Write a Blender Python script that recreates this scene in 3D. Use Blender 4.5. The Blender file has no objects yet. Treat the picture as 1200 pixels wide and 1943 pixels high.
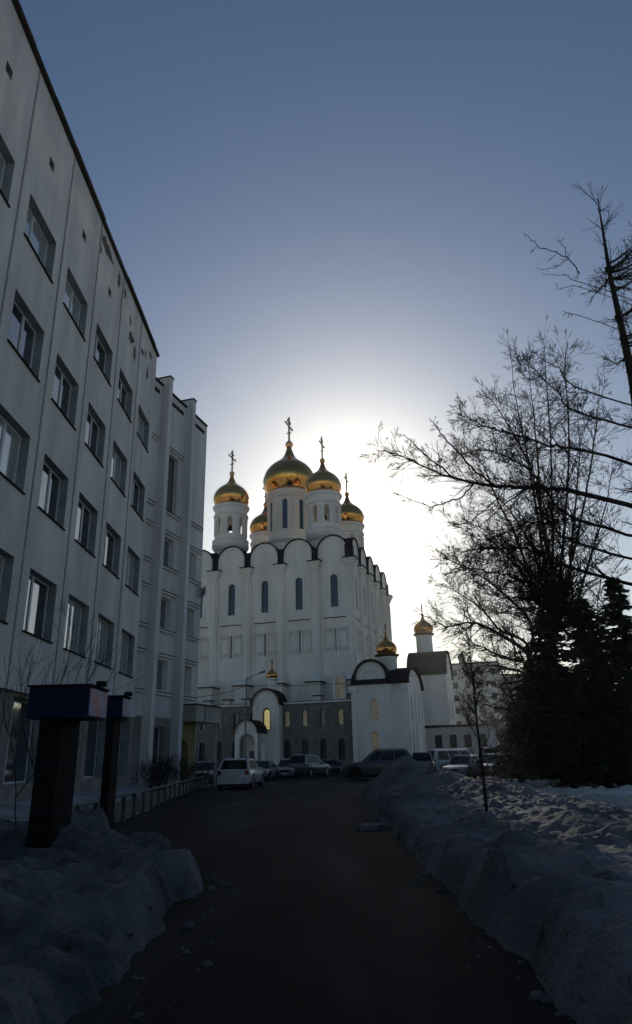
import bpy, bmesh, math, random
from mathutils import Vector, Matrix, noise
from mathutils.geometry import tessellate_polygon
R = math.radians
scn = bpy.context.scene
col = scn.collection

# ------------------------------------------------------------------ camera
TH, RO, FP, CZ = R(19.9), R(1.3), 1300.0, 1.4
X0 = Vector((1, 0, 0)); Y0 = Vector((0, -math.sin(TH), math.cos(TH))); FW = Vector((0, math.cos(TH), math.sin(TH)))
XR = X0 * math.cos(RO) - Y0 * math.sin(RO)
YR = X0 * math.sin(RO) + Y0 * math.cos(RO)
cd = bpy.data.cameras.new('camera'); cam = bpy.data.objects.new('camera', cd); col.objects.link(cam)
m = Matrix.Identity(4)
for i, a in enumerate((XR, YR, -FW)):
    for j in range(3): m[j][i] = a[j]
m[2][3] = CZ
cam.matrix_world = m
cd.sensor_fit = 'VERTICAL'; cd.sensor_height = 36; cd.sensor_width = 36; cd.lens = FP / 1943 * 36
cd.clip_start = 0.05; cd.clip_end = 6000
scn.camera = cam

# ------------------------------------------------------------------ sky and sun
SEL, SAZ = R(20.1), R(3.0)
SUN = Vector((math.sin(SAZ) * math.cos(SEL), math.cos(SAZ) * math.cos(SEL), math.sin(SEL)))
w = bpy.data.worlds.new('World'); scn.world = w; w.use_nodes = True
nt = w.node_tree; N = nt.nodes; Lk = nt.links; N.clear()
out = N.new('ShaderNodeOutputWorld'); bg = N.new('ShaderNodeBackground')
sky = N.new('ShaderNodeTexSky'); sky.sky_type = 'NISHITA'; sky.sun_disc = False
sky.sun_elevation = SEL; sky.sun_rotation = SAZ
sky.altitude = 100; sky.air_density = 1.0; sky.dust_density = 0.3; sky.ozone_density = 1.2
hs = N.new('ShaderNodeHueSaturation'); hs.inputs['Saturation'].default_value = 1.12
Lk.new(sky.outputs[0], hs.inputs['Color'])
tc = N.new('ShaderNodeTexCoord'); dot = N.new('ShaderNodeVectorMath'); dot.operation = 'DOT_PRODUCT'
dot.inputs[1].default_value = SUN
nrm = N.new('ShaderNodeVectorMath'); nrm.operation = 'NORMALIZE'
Lk.new(tc.outputs['Generated'], nrm.inputs[0]); Lk.new(nrm.outputs[0], dot.inputs[0])
ac = N.new('ShaderNodeMath'); ac.operation = 'ARCCOSINE'; ac.use_clamp = False
Lk.new(dot.outputs['Value'], ac.inputs[0])
def mth(op, a, b=None):
    n = N.new('ShaderNodeMath'); n.operation = op
    for i, v in enumerate((a, b)):
        if v is None: continue
        if isinstance(v, (int, float)): n.inputs[i].default_value = v
        else: Lk.new(v, n.inputs[i])
    return n.outputs[0]
def halo(amp, width):          # hazy aureole: falls off smoothly and evenly with the angle from the sun
    return mth('MULTIPLY', mth('EXPONENT', mth('MULTIPLY', ac.outputs[0], -1.0 / R(width))), amp)
def vscale(colr, fac):
    n = N.new('ShaderNodeVectorMath'); n.operation = 'SCALE'; n.inputs[0].default_value = colr
    Lk.new(fac, n.inputs['Scale']); return n.outputs[0]
def vadd(a, b):
    n = N.new('ShaderNodeVectorMath'); n.operation = 'ADD'; Lk.new(a, n.inputs[0]); Lk.new(b, n.inputs[1]); return n.outputs[0]
sc = N.new('ShaderNodeVectorMath'); sc.operation = 'SCALE'
tint = N.new('ShaderNodeVectorMath'); tint.operation = 'MULTIPLY'; tint.inputs[1].default_value = (0.985, 0.985, 1.03)
Lk.new(hs.outputs[0], tint.inputs[0]); Lk.new(tint.outputs[0], sc.inputs[0])
SKY_K = 2.0
sc.inputs['Scale'].default_value = SKY_K
h = vadd(vscale((1.0, 0.93, 0.74), halo(50.0, 4.8)), vscale((0.66, 0.86, 1.0), halo(2.8, 14.0)))
sep = N.new('ShaderNodeSeparateXYZ'); Lk.new(nrm.outputs[0], sep.inputs[0])
low = mth('MULTIPLY', mth('EXPONENT', mth('MULTIPLY', mth('MAXIMUM', sep.outputs['Z'], 0.0), -5.0)), halo(66.0, 13.0))   # pale air low under the sun
h = vadd(h, vscale((1.0, 0.82, 0.42), low))
Lk.new(vadd(sc.outputs[0], h), bg.inputs['Color'])
bg.inputs['Strength'].default_value = 0.08
Lk.new(bg.outputs[0], out.inputs['Surface'])
sd = bpy.data.lights.new('sun', 'SUN'); sd.energy = 5.0; sd.angle = R(0.53); sd.color = (1.0, 0.93, 0.80)
so = bpy.data.objects.new('sun', sd); col.objects.link(so)
so.rotation_euler = (-SUN).to_track_quat('-Z', 'Y').to_euler()
vs = scn.view_settings
vs.view_transform = 'Standard'; vs.look = 'None'; vs.gamma = 1; vs.exposure = -1.28
vs.use_curve_mapping = False
HAZE = 0.00025
scn.render.engine = 'CYCLES'

# ------------------------------------------------------------------ helpers
def ray(u, v): return FW + XR * ((u - 600) / FP) - YR * ((v - 971.5) / FP)
def at(u, v, y):                      # the point of the real place seen at (u, v), y metres ahead
    r = ray(u, v); return Vector((0, 0, CZ)) + r * (y / r.y)

def mat(name, c1, c2=None, scale=1.0, rough=0.8, bump=0.0, bscale=None, metal=0.0, spec=0.5, detail=6, emit=None, es=0, c3=None, stretch=None, thr=(0.35, 0.65)):
    m = bpy.data.materials.new(name); m.use_nodes = True
    t = m.node_tree; b = t.nodes['Principled BSDF']
    b.inputs['Roughness'].default_value = rough; b.inputs['Metallic'].default_value = metal
    b.inputs['Specular IOR Level'].default_value = spec
    tx = t.nodes.new('ShaderNodeTexCoord'); mp = t.nodes.new('ShaderNodeMapping')
    t.links.new(tx.outputs['Object'], mp.inputs[0])
    if stretch: mp.inputs['Scale'].default_value = stretch
    if c2 is None: c2 = tuple(x * 0.8 for x in c1)
    n = t.nodes.new('ShaderNodeTexNoise'); n.inputs['Scale'].default_value = scale; n.inputs['Detail'].default_value = detail
    t.links.new(mp.outputs[0], n.inputs['Vector'])
    r = t.nodes.new('ShaderNodeValToRGB'); r.color_ramp.elements[0].position = thr[0]; r.color_ramp.elements[1].position = thr[1]
    r.color_ramp.elements[0].color = (*c2, 1); r.color_ramp.elements[1].color = (*c1, 1)
    if c3:
        e = r.color_ramp.elements.new(0.5 * (thr[0] + thr[1])); e.color = (*c3, 1)
    t.links.new(n.outputs['Fac'], r.inputs[0]); t.links.new(r.outputs[0], b.inputs['Base Color'])
    if bump:
        n2 = t.nodes.new('ShaderNodeTexNoise'); n2.inputs['Scale'].default_value = bscale or scale * 4; n2.inputs['Detail'].default_value = 8
        t.links.new(mp.outputs[0], n2.inputs['Vector'])
        bp = t.nodes.new('ShaderNodeBump'); bp.inputs['Strength'].default_value = bump; bp.inputs['Distance'].default_value = 0.05
        t.links.new(n2.outputs['Fac'], bp.inputs['Height']); t.links.new(bp.outputs[0], b.inputs['Normal'])
    if emit:
        b.inputs['Emission Color'].default_value = (*emit, 1); b.inputs['Emission Strength'].default_value = es
    return m

M = dict(
    plaster=mat('plaster', (0.68, 0.66, 0.62), (0.50, 0.485, 0.46), 0.8, 0.9, 0.25, 6, stretch=(1, 1, .22), detail=10),
    plaster_b=mat('plaster_b', (0.70, 0.68, 0.65), (0.53, 0.515, 0.49), 0.9, 0.9, 0.25, 6, stretch=(1, 1, .2), detail=10),
    plinth=mat('plinth', (0.30, 0.27, 0.23), (0.17, 0.15, 0.13), 1.2, 0.9, 0.4, 9),
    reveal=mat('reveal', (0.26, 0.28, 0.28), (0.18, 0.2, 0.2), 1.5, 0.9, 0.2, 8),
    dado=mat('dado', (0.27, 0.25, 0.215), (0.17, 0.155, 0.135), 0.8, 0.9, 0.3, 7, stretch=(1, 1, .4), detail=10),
    seam=mat('seam', (0.34, 0.34, 0.33), (0.22, 0.22, 0.22), 2, 0.9),
    peel=mat('peel', (0.16, 0.11, 0.08), (0.07, 0.05, 0.04), 6, 0.95, 0.6, 20),
    roofmetal=mat('roofmetal', (0.032, 0.024, 0.021), (0.025, 0.02, 0.018), 2, 0.9, 0.1, 10, spec=0.1),
    white=mat('white_render', (0.88, 0.82, 0.73), (0.72, 0.665, 0.58), 0.5, 0.85, 0.15, 4, detail=10, stretch=(1, 1, .18)),
    whitetrim=mat('white_trim', (0.82, 0.78, 0.73), (0.68, 0.65, 0.6), 0.6, 0.85),
    relief=mat('relief', (0.78, 0.73, 0.66), (0.62, 0.58, 0.52), 1.5, 0.9),
    stone=mat('gallery_stone', (0.22, 0.195, 0.165), (0.13, 0.115, 0.10), 1.4, 0.85, 0.4, 8),
    gold=mat('gold', (0.80, 0.42, 0.12), (0.66, 0.31, 0.08), 1.2, 0.10, 0.03, 2.5, metal=1.0),
    trim=mat('copper_trim', (0.30, 0.16, 0.10), (0.2, 0.11, 0.07), 3, 0.6),
    goldrim=mat('gold_rim', (0.35, 0.22, 0.09), (0.25, 0.15, 0.06), 3, 0.45, metal=1.0),
    glass=mat('window_glass', (0.02, 0.035, 0.045), (0.01, 0.02, 0.025), 0.8, 0.06, 0.02, 1.5, spec=0.8),
    churchglass=mat('church_glass', (0.03, 0.06, 0.08), (0.015, 0.03, 0.04), 0.9, 0.12, 0.02, 2, spec=0.8),
    paleglass=mat('curtained_glass', (0.42, 0.45, 0.44), (0.26, 0.30, 0.30), 1.3, 0.08, stretch=(1, 5, 0.3), spec=0.8),
    lowglass=mat('low_window_glass', (0.02, 0.02, 0.022), (0.01, 0.01, 0.012), 2, 0.35, spec=0.3),
    glowpaint=mat('painted_glow_glass', (0.35, 0.30, 0.12), (0.1, 0.08, 0.03), 3, 0.2, emit=(1.0, 0.85, 0.35), es=0.75),  # glow painted in for daylight on the icon, no lamp behind it
    icon=mat('icon_mosaic_glow', (0.62, 0.50, 0.24), (0.10, 0.09, 0.08), 3.2, 0.35, c3=(0.35, 0.33, 0.30), emit=(1.0, 0.85, 0.5), es=0.10),  # weak emission stands in for light the mosaics catch
    frame=mat('window_frame', (0.62, 0.64, 0.65), (0.5, 0.52, 0.53), 3, 0.5),
    framedark=mat('frame_dark', (0.08, 0.09, 0.09), (0.05, 0.05, 0.05), 3, 0.6),
    curtain=mat('curtain', (0.30, 0.34, 0.34), (0.16, 0.19, 0.19), 1.2, 0.9, stretch=(1, 6, 0.3)),
    dark=mat('dark_room', (0.012, 0.014, 0.016), (0.008, 0.009, 0.01), 1, 0.9),
    yellow=mat('yellow_wall', (0.30, 0.24, 0.10), (0.2, 0.16, 0.07), 1.5, 0.9, 0.3),
    canopy=mat('canopy_panel', (0.42, 0.42, 0.36), (0.28, 0.28, 0.24), 1.0, 0.8, 0.2),
    asphalt=mat('asphalt', (0.042, 0.038, 0.033), (0.005, 0.005, 0.0055), 0.55, 0.8, 0.35, 90, c3=(0.010, 0.010, 0.010), spec=0.06, stretch=(1, 0.25, 1), detail=12),
    wet=mat('wet_patch', (0.02, 0.02, 0.02), (0.012, 0.012, 0.012), 2, 0.25, 0.1),
    bark=mat('bark', (0.035, 0.028, 0.024), (0.015, 0.012, 0.01), 6, 0.95, 0.8, 30, spec=0.1),
    twig=mat('twig', (0.028, 0.022, 0.02), (0.014, 0.012, 0.01), 6, 0.95, spec=0.1),
    needles=mat('needles', (0.018, 0.027, 0.018), (0.008, 0.013, 0.009), 3, 0.9, spec=0.1),
    steel=mat('steel', (0.16, 0.17, 0.18), (0.1, 0.1, 0.11), 4, 0.5, metal=0.6),
    navy=mat('navy_panel', (0.010, 0.012, 0.045), (0.006, 0.008, 0.03), 1.5, 0.7, spec=0.2),
    poster=mat('poster', (0.22, 0.20, 0.34), (0.30, 0.07, 0.10), 3.2, 0.45, c3=(0.14, 0.14, 0.30), detail=2),
    pale=mat('pale_panel', (0.24, 0.24, 0.34), (0.18, 0.18, 0.27), 2, 0.5),
    fence=mat('fence_paint', (0.04, 0.08, 0.065), (0.025, 0.045, 0.04), 3, 0.7),
    fpanel=mat('fence_panel', (0.10, 0.12, 0.11), (0.05, 0.065, 0.06), 2.5, 0.8),
    tyre=mat('tyre', (0.02, 0.02, 0.02), (0.012, 0.012, 0.012), 5, 0.85),
    rim=mat('rim', (0.3, 0.3, 0.31), (0.2, 0.2, 0.2), 5, 0.35, metal=0.8),
    carglass=mat('car_glass', (0.008, 0.009, 0.01), (0.006, 0.006, 0.007), 1, 0.05, spec=0.3),
    chrome=mat('lamp_glass', (0.6, 0.6, 0.62), (0.5, 0.5, 0.5), 3, 0.12, metal=0.7),
    red=mat('tail_lamp', (0.20, 0.015, 0.012), (0.12, 0.01, 0.01), 3, 0.2),
    plate=mat('plate', (0.55, 0.55, 0.55), (0.45, 0.45, 0.45), 8, 0.5),
    black=mat('black_plastic', (0.012, 0.012, 0.013), (0.008, 0.008, 0.008), 5, 0.9, spec=0.1),
    farwall=mat('far_wall', (0.46, 0.45, 0.42), (0.34, 0.33, 0.31), 0.2, 0.9),
    farwall2=mat('far_wall_grey', (0.20, 0.19, 0.18), (0.13, 0.12, 0.12), 0.2, 0.9),
)
for k_ in ('glass', 'paleglass', ): M[k_].node_tree.nodes['Principled BSDF'].inputs['IOR'].default_value = 2.8
def paint(name, c):
    m = mat(name, c, tuple(x * 0.72 for x in c), 1.6, 0.3, 0.03, 6)
    m.node_tree.nodes['Principled BSDF'].inputs['Coat Weight'].default_value = 0.6
    m.node_tree.nodes['Principled BSDF'].inputs['Coat Roughness'].default_value = 0.12
    return m
P_white = paint('paint_white', (0.55, 0.55, 0.56)); P_silver = paint('paint_silver', (0.17, 0.175, 0.185))
P_grey = paint('paint_grey', (0.045, 0.045, 0.05)); P_black = paint('paint_black', (0.012, 0.012, 0.014)); P_blue = paint('paint_blue', (0.05, 0.07, 0.10))

# snow: old, granular, with dirt specks
def snow_mat(name, c1, c2, dirt, painted_sun=False):
    m = bpy.data.materials.new(name); m.use_nodes = True; t = m.node_tree; b = t.nodes['Principled BSDF']
    b.inputs['Roughness'].default_value = 0.85; b.inputs['Specular IOR Level'].default_value = 0.2
    tx = t.nodes.new('ShaderNodeTexCoord')
    def nz(s, d=8):
        n = t.nodes.new('ShaderNodeTexNoise'); n.inputs['Scale'].default_value = s; n.inputs['Detail'].default_value = d
        t.links.new(tx.outputs['Object'], n.inputs['Vector']); return n
    def ramp(n, p0, p1, a, bb):
        r = t.nodes.new('ShaderNodeValToRGB'); r.color_ramp.elements[0].position = p0; r.color_ramp.elements[1].position = p1
        r.color_ramp.elements[0].color = (*a, 1); r.color_ramp.elements[1].color = (*bb, 1)
        t.links.new(n.outputs['Fac'], r.inputs[0]); return r
    base = ramp(nz(0.9), 0.38, 0.62, c2, c1)
    dm = ramp(nz(2.3, 12), 0.60, 0.72, (0, 0, 0), (1, 1, 1))
    mx = t.nodes.new('ShaderNodeMix'); mx.data_type = 'RGBA'
    t.links.new(dm.outputs[0], mx.inputs['Factor']); t.links.new(base.outputs[0], mx.inputs['A']); mx.inputs['B'].default_value = (*dirt, 1)
    res = mx.outputs['Result']
    if painted_sun:                             # sunlight painted in: paler base colour away from the road
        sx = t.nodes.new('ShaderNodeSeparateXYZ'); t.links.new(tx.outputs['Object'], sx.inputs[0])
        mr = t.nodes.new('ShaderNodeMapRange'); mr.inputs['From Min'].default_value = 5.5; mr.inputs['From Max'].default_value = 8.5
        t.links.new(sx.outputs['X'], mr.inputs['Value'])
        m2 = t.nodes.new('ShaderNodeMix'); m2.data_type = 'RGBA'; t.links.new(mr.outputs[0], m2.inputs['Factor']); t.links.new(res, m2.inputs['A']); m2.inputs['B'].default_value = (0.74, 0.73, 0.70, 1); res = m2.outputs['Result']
    t.links.new(res, b.inputs['Base Color'])
    n2 = nz(22, 12); bp = t.nodes.new('ShaderNodeBump'); bp.inputs['Strength'].default_value = 1.0; bp.inputs['Distance'].default_value = 0.07
    t.links.new(n2.outputs['Fac'], bp.inputs['Height']); t.links.new(bp.outputs[0], b.inputs['Normal'])
    return m
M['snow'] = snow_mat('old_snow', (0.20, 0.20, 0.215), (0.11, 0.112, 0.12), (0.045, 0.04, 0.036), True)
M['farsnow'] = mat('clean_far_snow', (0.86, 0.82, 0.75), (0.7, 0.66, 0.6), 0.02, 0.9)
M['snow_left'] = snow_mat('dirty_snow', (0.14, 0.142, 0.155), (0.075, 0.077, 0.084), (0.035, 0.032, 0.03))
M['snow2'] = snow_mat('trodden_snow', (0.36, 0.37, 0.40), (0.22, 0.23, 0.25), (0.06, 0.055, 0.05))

class MB:
    def __init__(s): s.v = []; s.f = []; s.uv = None
    def add(s, vs, fs):
        o = len(s.v); s.v += [tuple(x) for x in vs]; s.f += [tuple(i + o for i in f) for f in fs]; return s
    def box(s, x0, x1, y0, y1, z0, z1, taper=0, mp=None):
        t = taper
        vs = [(x0, y0, z0), (x1, y0, z0), (x1, y1, z0), (x0, y1, z0), (x0 + t, y0 + t, z1), (x1 - t, y0 + t, z1), (x1 - t, y1 - t, z1), (x0 + t, y1 - t, z1)]
        if mp: vs = [mp(*p) for p in vs]
        return s.add(vs, [(0, 3, 2, 1), (4, 5, 6, 7), (0, 1, 5, 4), (1, 2, 6, 5), (2, 3, 7, 6), (3, 0, 4, 7)])
    def prism(s, pts, mp, d0, d1):                 # outline in (u, z), pushed from depth d0 to d1
        n = len(pts)
        vs = [mp(u, z, d0) for u, z in pts] + [mp(u, z, d1) for u, z in pts]
        fs = [tuple(range(n)), tuple(range(2 * n - 1, n - 1, -1))] + [(i, i + n, (i + 1) % n + n, (i + 1) % n) for i in range(n)]
        return s.add(vs, fs)
    def strip(s, inner, outer, mp, d0, d1, closed=False):   # a band between two outlines
        n = len(inner)
        vs = [mp(*p, d0) for p in inner] + [mp(*p, d0) for p in outer] + [mp(*p, d1) for p in inner] + [mp(*p, d1) for p in outer]
        fs = []
        for i in range(n if closed else n - 1):
            j = (i + 1) % n
            fs += [(i, j, n + j, n + i), (2 * n + i, 3 * n + i, 3 * n + j, 2 * n + j), (i, 2 * n + i, 2 * n + j, j), (n + i, n + j, 3 * n + j, 3 * n + i)]
        if not closed: fs += [(0, n, 3 * n, 2 * n), (n - 1, 3 * n - 1, 4 * n - 1, 2 * n - 1)]
        return s.add(vs, fs)
    def wall(s, outer, holes, mp, depth, d0=0.0, back=False, jamb=True):
        polys = [outer] + holes
        flat = [p for q in polys for p in q]
        tris = tessellate_polygon([[Vector((a, b, 0)) for a, b in q] for q in polys])
        s.add([mp(u, z, d0) for u, z in flat], [tuple(t) for t in tris])
        if back: s.add([mp(u, z, d0 + depth) for u, z in flat], [tuple(t) for t in tris])
        for q in (polys if back else holes if jamb else []):
            n = len(q)
            s.add([mp(u, z, d0) for u, z in q] + [mp(u, z, d0 + depth) for u, z in q], [(i, (i + 1) % n, (i + 1) % n + n, i + n) for i in range(n)])
        return s
    def lathe(s, prof, cx=0, cy=0, z=0, n=32, lobes=0):
        vs = []; fs = []
        for r, h in prof:
            for k in range(n):
                a = 2 * math.pi * k / n; vs.append((cx + r * math.cos(a), cy + r * math.sin(a), z + h))
        for i in range(len(prof) - 1):
            for k in range(n):
                a = i * n + k; b = i * n + (k + 1) % n; fs.append((a, b, b + n, a + n))
        fs.append(tuple(range(n - 1, -1, -1))); o = (len(prof) - 1) * n; fs.append(tuple(range(o, o + n)))
        return s.add(vs, fs)
    def tube(s, pts, rad, n=4, cap=True):
        ring = []
        vs = []; fs = []
        for i, p in enumerate(pts):
            p = Vector(p)
            d = (Vector(pts[min(i + 1, len(pts) - 1)]) - Vector(pts[max(i - 1, 0)]))
            if d.length < 1e-9: d = Vector((0, 0, 1))
            d.normalize(); a = d.orthogonal() if i == 0 else (a - d * a.dot(d))
            if a.length < 1e-6: a = d.orthogonal()
            a.normalize(); b = d.cross(a)
            r = rad[i] if isinstance(rad, (list, tuple)) else rad
            for k in range(n):
                t = 2 * math.pi * k / n; vs.append(p + (a * math.cos(t) + b * math.sin(t)) * r)
        for i in range(len(pts) - 1):
            for k in range(n):
                q = i * n + k; w_ = i * n + (k + 1) % n; fs.append((q, w_, w_ + n, q + n))
        if cap: fs += [tuple(range(n - 1, -1, -1)), tuple(range((len(pts) - 1) * n, len(pts) * n))]
        return s.add(vs, fs)
    def build(s, name, mt, parent=None, smooth=False, loc=None, rot=None, label=None, fixn=True):
        me = bpy.data.meshes.new(name); me.from_pydata(s.v, [], s.f); me.materials.append(mt)
        if fixn:
            b = bmesh.new(); b.from_mesh(me); bmesh.ops.recalc_face_normals(b, faces=b.faces); b.to_mesh(me); b.free()
        if smooth:
            me.polygons.foreach_set('use_smooth', [True] * len(me.polygons))
            me.set_sharp_from_angle(angle=R(40))
        o = bpy.data.objects.new(name, me); col.objects.link(o)
        if parent: o.parent = parent
        if loc: o.location = loc
        if rot is not None: o.rotation_euler = (0, 0, rot)
        if label: o['label'] = label
        return o
def inst(src, parent, loc=(0, 0, 0), rot=0, name=None):
    o = src.copy(); col.objects.link(o); o.parent = parent; o.location = loc; o.rotation_euler = (0, 0, rot)
    return o
def tag(o, label, cat, group=None):
    o['label'] = label; o['category'] = cat
    if group: o['group'] = group
    return o
def empty(name, loc, rz=0, label=None, cat=None, group=None):
    o = bpy.data.objects.new(name, None); col.objects.link(o); o.location = loc; o.rotation_euler = (0, 0, rz); o.empty_display_size = 0.3
    if label: tag(o, label, cat, group)
    return o
def struct(o): o['kind'] = 'structure'; return o
def rect(u0, u1, z0, z1): return [(u0, z0), (u1, z0), (u1, z1), (u0, z1)]
def arch(c, w, z0, zt, n=10):            # round-headed outline, top at zt
    r = w / 2; zs = zt - r
    return [(c - r, z0), (c + r, z0)] + [(c + r * math.cos(math.pi * k / n), zs + r * math.sin(math.pi * k / n)) for k in range(n + 1)]
def archline(c, w, z0, zt, n=12):        # open line, for bands
    r = w / 2; zs = zt - r
    return [(c + r, z0)] + [(c + r * math.cos(math.pi * k / n), zs + r * math.sin(math.pi * k / n)) for k in range(n + 1)] + [(c - r, z0)]
FRONT = lambda u, z, d: (u, d, z)

# ------------------------------------------------------------------ ground, road
def sheet(name, x0, x1, y0, y1, z, mt, n=1):
    mb = MB(); mb.add([(x0, y0, z), (x1, y0, z), (x1, y1, z), (x0, y1, z)], [(0, 1, 2, 3)])
    return struct(mb.build(name, mt, fixn=False))
sheet('ground', -700, 700, -500, 900, -0.02, M['farsnow'])
hb = MB(); hb.box(-720, 720, -520, 920, -1.2, 72)
hz = hb.build('haze', bpy.data.materials.new('haze')); hz['kind'] = 'stuff'
hm = hz.data.materials[0]; hm.use_nodes = True; ht = hm.node_tree; ht.nodes.clear()
ho = ht.nodes.new('ShaderNodeOutputMaterial'); hv = ht.nodes.new('ShaderNodeVolumePrincipled')
hv.inputs['Color'].default_value = (0.98, 0.98, 1.0, 1); hv.inputs['Density'].default_value = HAZE; hv.inputs['Anisotropy'].default_value = 0.7
ht.links.new(hv.outputs[0], ho.inputs['Volume'])
rd = MB(); rp = [(-5.0, -40), (2.4, -40), (2.4, 27), (3.0, 40), (30, 48), (34, 82), (-16, 92), (-9.0, 50), (-5.6, 24), (-5.0, 14)]
rd.add([(x, y, 0.0) for x, y in rp], [tuple(range(len(rp)))])
struct(rd.build('road', M['asphalt'], fixn=False))

def fbm(x, y, s, o=4, seed=0.0):
    return noise.fractal(Vector((x * s, y * s, seed)), 1.0, 2.0, o)
def sstep(a, b, x):
    t = max(0, min(1, (x - a) / (b - a))); return t * t * (3 - 2 * t)
def heightmesh(name, x0, x1, y0, y1, step, f, mt):
    nx = int((x1 - x0) / step) + 1; ny = int((y1 - y0) / step) + 1
    vs = []; 
    for j in range(ny):
        for i in range(nx):
            x = x0 + (x1 - x0) * i / (nx - 1); y = y0 + (y1 - y0) * j / (ny - 1); vs.append((x, y, f(x, y)))
    fs = [(j * nx + i, j * nx + i + 1, (j + 1) * nx + i + 1, (j + 1) * nx + i) for j in range(ny - 1) for i in range(nx - 1)
          if max(vs[j * nx + i][2], vs[j * nx + i + 1][2], vs[(j + 1) * nx + i + 1][2], vs[(j + 1) * nx + i][2]) > -0.25]
    mb = MB(); mb.v = vs; mb.f = fs
    return struct(mb.build(name, mt, smooth=False, fixn=False))
def gauss(x, y, cx, cy, sx, sy, rot=0):
    dx, dy = x - cx, y - cy
    if rot: c, s = math.cos(rot), math.sin(rot); dx, dy = dx * c + dy * s, -dx * s + dy * c
    return math.exp(-0.5 * ((dx / sx) ** 2 + (dy / sy) ** 2))
def chunky(x, y, s, seed):                 # broken crust: ridged lumps
    v = noise.noise(Vector((x * s, y * s, seed)))
    w_ = noise.noise(Vector((x * s * 2.3 + 5, y * s * 2.3, seed + 9)))
    return v * 1.0 + w_ * 0.7
def clods(x, y):
    d, p = noise.voronoi(Vector((x * 1.7, y * 1.7, 7.5)))
    k = noise.noise(p[0] * 5.3)
    return 0.30 * max(0, k + .05) * sstep(1.0, .35, d[0] / max(.2, d[1]))
def crumbs(x, y):                          # broken blocks thrown up by the plough
    d, p = noise.voronoi(Vector((x * 3.2, y * 3.2, 0.5)))
    k = noise.noise(p[0] * 3.1)
    d2, p2 = noise.voronoi(Vector((x * 8.0, y * 8.0, 1.5)))
    return 0.10 * max(0, k) * (1 - min(1, d[0] * 1.4)) + 0.035 * max(0, noise.noise(p2[0] * 2.7) + .15) * (1 - min(1, d2[0] * 1.3))
def right_h(x, y):
    e = 1.12 + 0.10 * fbm(y, 3, 0.8, 3) + 0.05 * fbm(y, 9, 3, 2) + (0.15 if y > 20 else 0)
    far = sstep(36, 31, y)
    k = sstep(e, e + 0.55, x) * far
    z = 0.30 + 0.16 * fbm(x, y, 0.35, 5, 1) + 0.10 * chunky(x, y, 0.9, 4) + 0.05 * chunky(x, y, 2.6, 8) + 0.03 * fbm(x, y, 7, 3, 2) + 2.1 * crumbs(x, y) + .5 * clods(x, y) + .035 * fbm(x, y, 3.5, 4, 27)
    z += 0.12 * gauss(x, y, 2.0, 8, 0.7, 5)
    z += 1.02 * gauss(x, y, 2.9, 26.5, 0.66, 1.5, 0.2) + 0.55 * gauss(x, y, 3.9, 22.0, 1.0, 1.8, 0.3) + 0.22 * gauss(x, y, 6.0, 25, 1.3, 1.2) + 0.15 * gauss(x, y, 9.5, 32.5, 3.5, 1.2)
    z += 0.25 * gauss(x, y, 2.3, 18.5, .8, 1.6)
    z = z * (1 - 0.25 * sstep(8, 20, x))
    return -0.3 + (z + 0.3) * k if k < 1 else z
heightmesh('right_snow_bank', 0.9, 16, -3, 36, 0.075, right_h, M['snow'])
def left_h(x, y):
    # edge of the bank: x = e(y); bank lies to the left of it
    e = -1.22 - 0.12 * fbm(y, 5, 0.7, 3) - 0.1 * fbm(y, 2, 2.5, 2) - 0.2 * gauss(0, y, 0, 8.0, 1, .4)
    e -= 2.2 * sstep(9.3, 12.8, y) + 1.6 * sstep(12.8, 15.8, y)
    k = sstep(e, e - 0.45, x) * sstep(19, 15.5, y)
    z = 0.24 + 0.16 * fbm(x, y, 0.5, 5, 11) + 0.11 * chunky(x, y, 1.1, 14) + 0.06 * chunky(x, y, 3.1, 18) + 0.035 * fbm(x, y, 8, 3, 12) + 2.4 * crumbs(x, y) + .45 * clods(x, y) + .035 * fbm(x, y, 3.5, 4, 17)
    z += 0.42 * gauss(x, y, -4.2, 13.2, 0.8, 1.1) + 0.16 * gauss(x, y, -1.9, 8.0, 0.6, 0.9) + 0.16 * gauss(x, y, -2.7, 10.8, .6, .7)
    return -0.3 + (z + 0.3) * k if k < 1 else z
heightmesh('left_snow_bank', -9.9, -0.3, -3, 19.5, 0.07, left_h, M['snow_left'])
def verge_h(x, y):                          # lawn strip between the low fence and the facade
    return 0.10 + 0.08 * fbm(x, y, 0.6, 4, 21) + 0.25 * sstep(-8.0, -9.8, x)
mbv = MB(); rows = []
for j in range(41):
    y = 14 + 34 * j / 40; xe = -4.95 - 2.6 * (y - 14) / 34
    for i in range(13):
        x = xe - 0.05 + (-9.98 - xe) * i / 12; mbv.v.append((x, y, verge_h(x, y)))
mbv.f = [(j * 13 + i, j * 13 + i + 1, (j + 1) * 13 + i + 1, (j + 1) * 13 + i) for j in range(40) for i in range(12)]
struct(mbv.build('verge', M['snow2'], fixn=False))
def field_h(x, y):
    return 0.22 + 0.25 * fbm(x, y, 0.12, 4, 31) + 0.08 * fbm(x, y, 0.8, 4, 33)
heightmesh('snow_field', 15.8, 70, -20, 60, 0.8, field_h, M['snow'])
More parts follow.
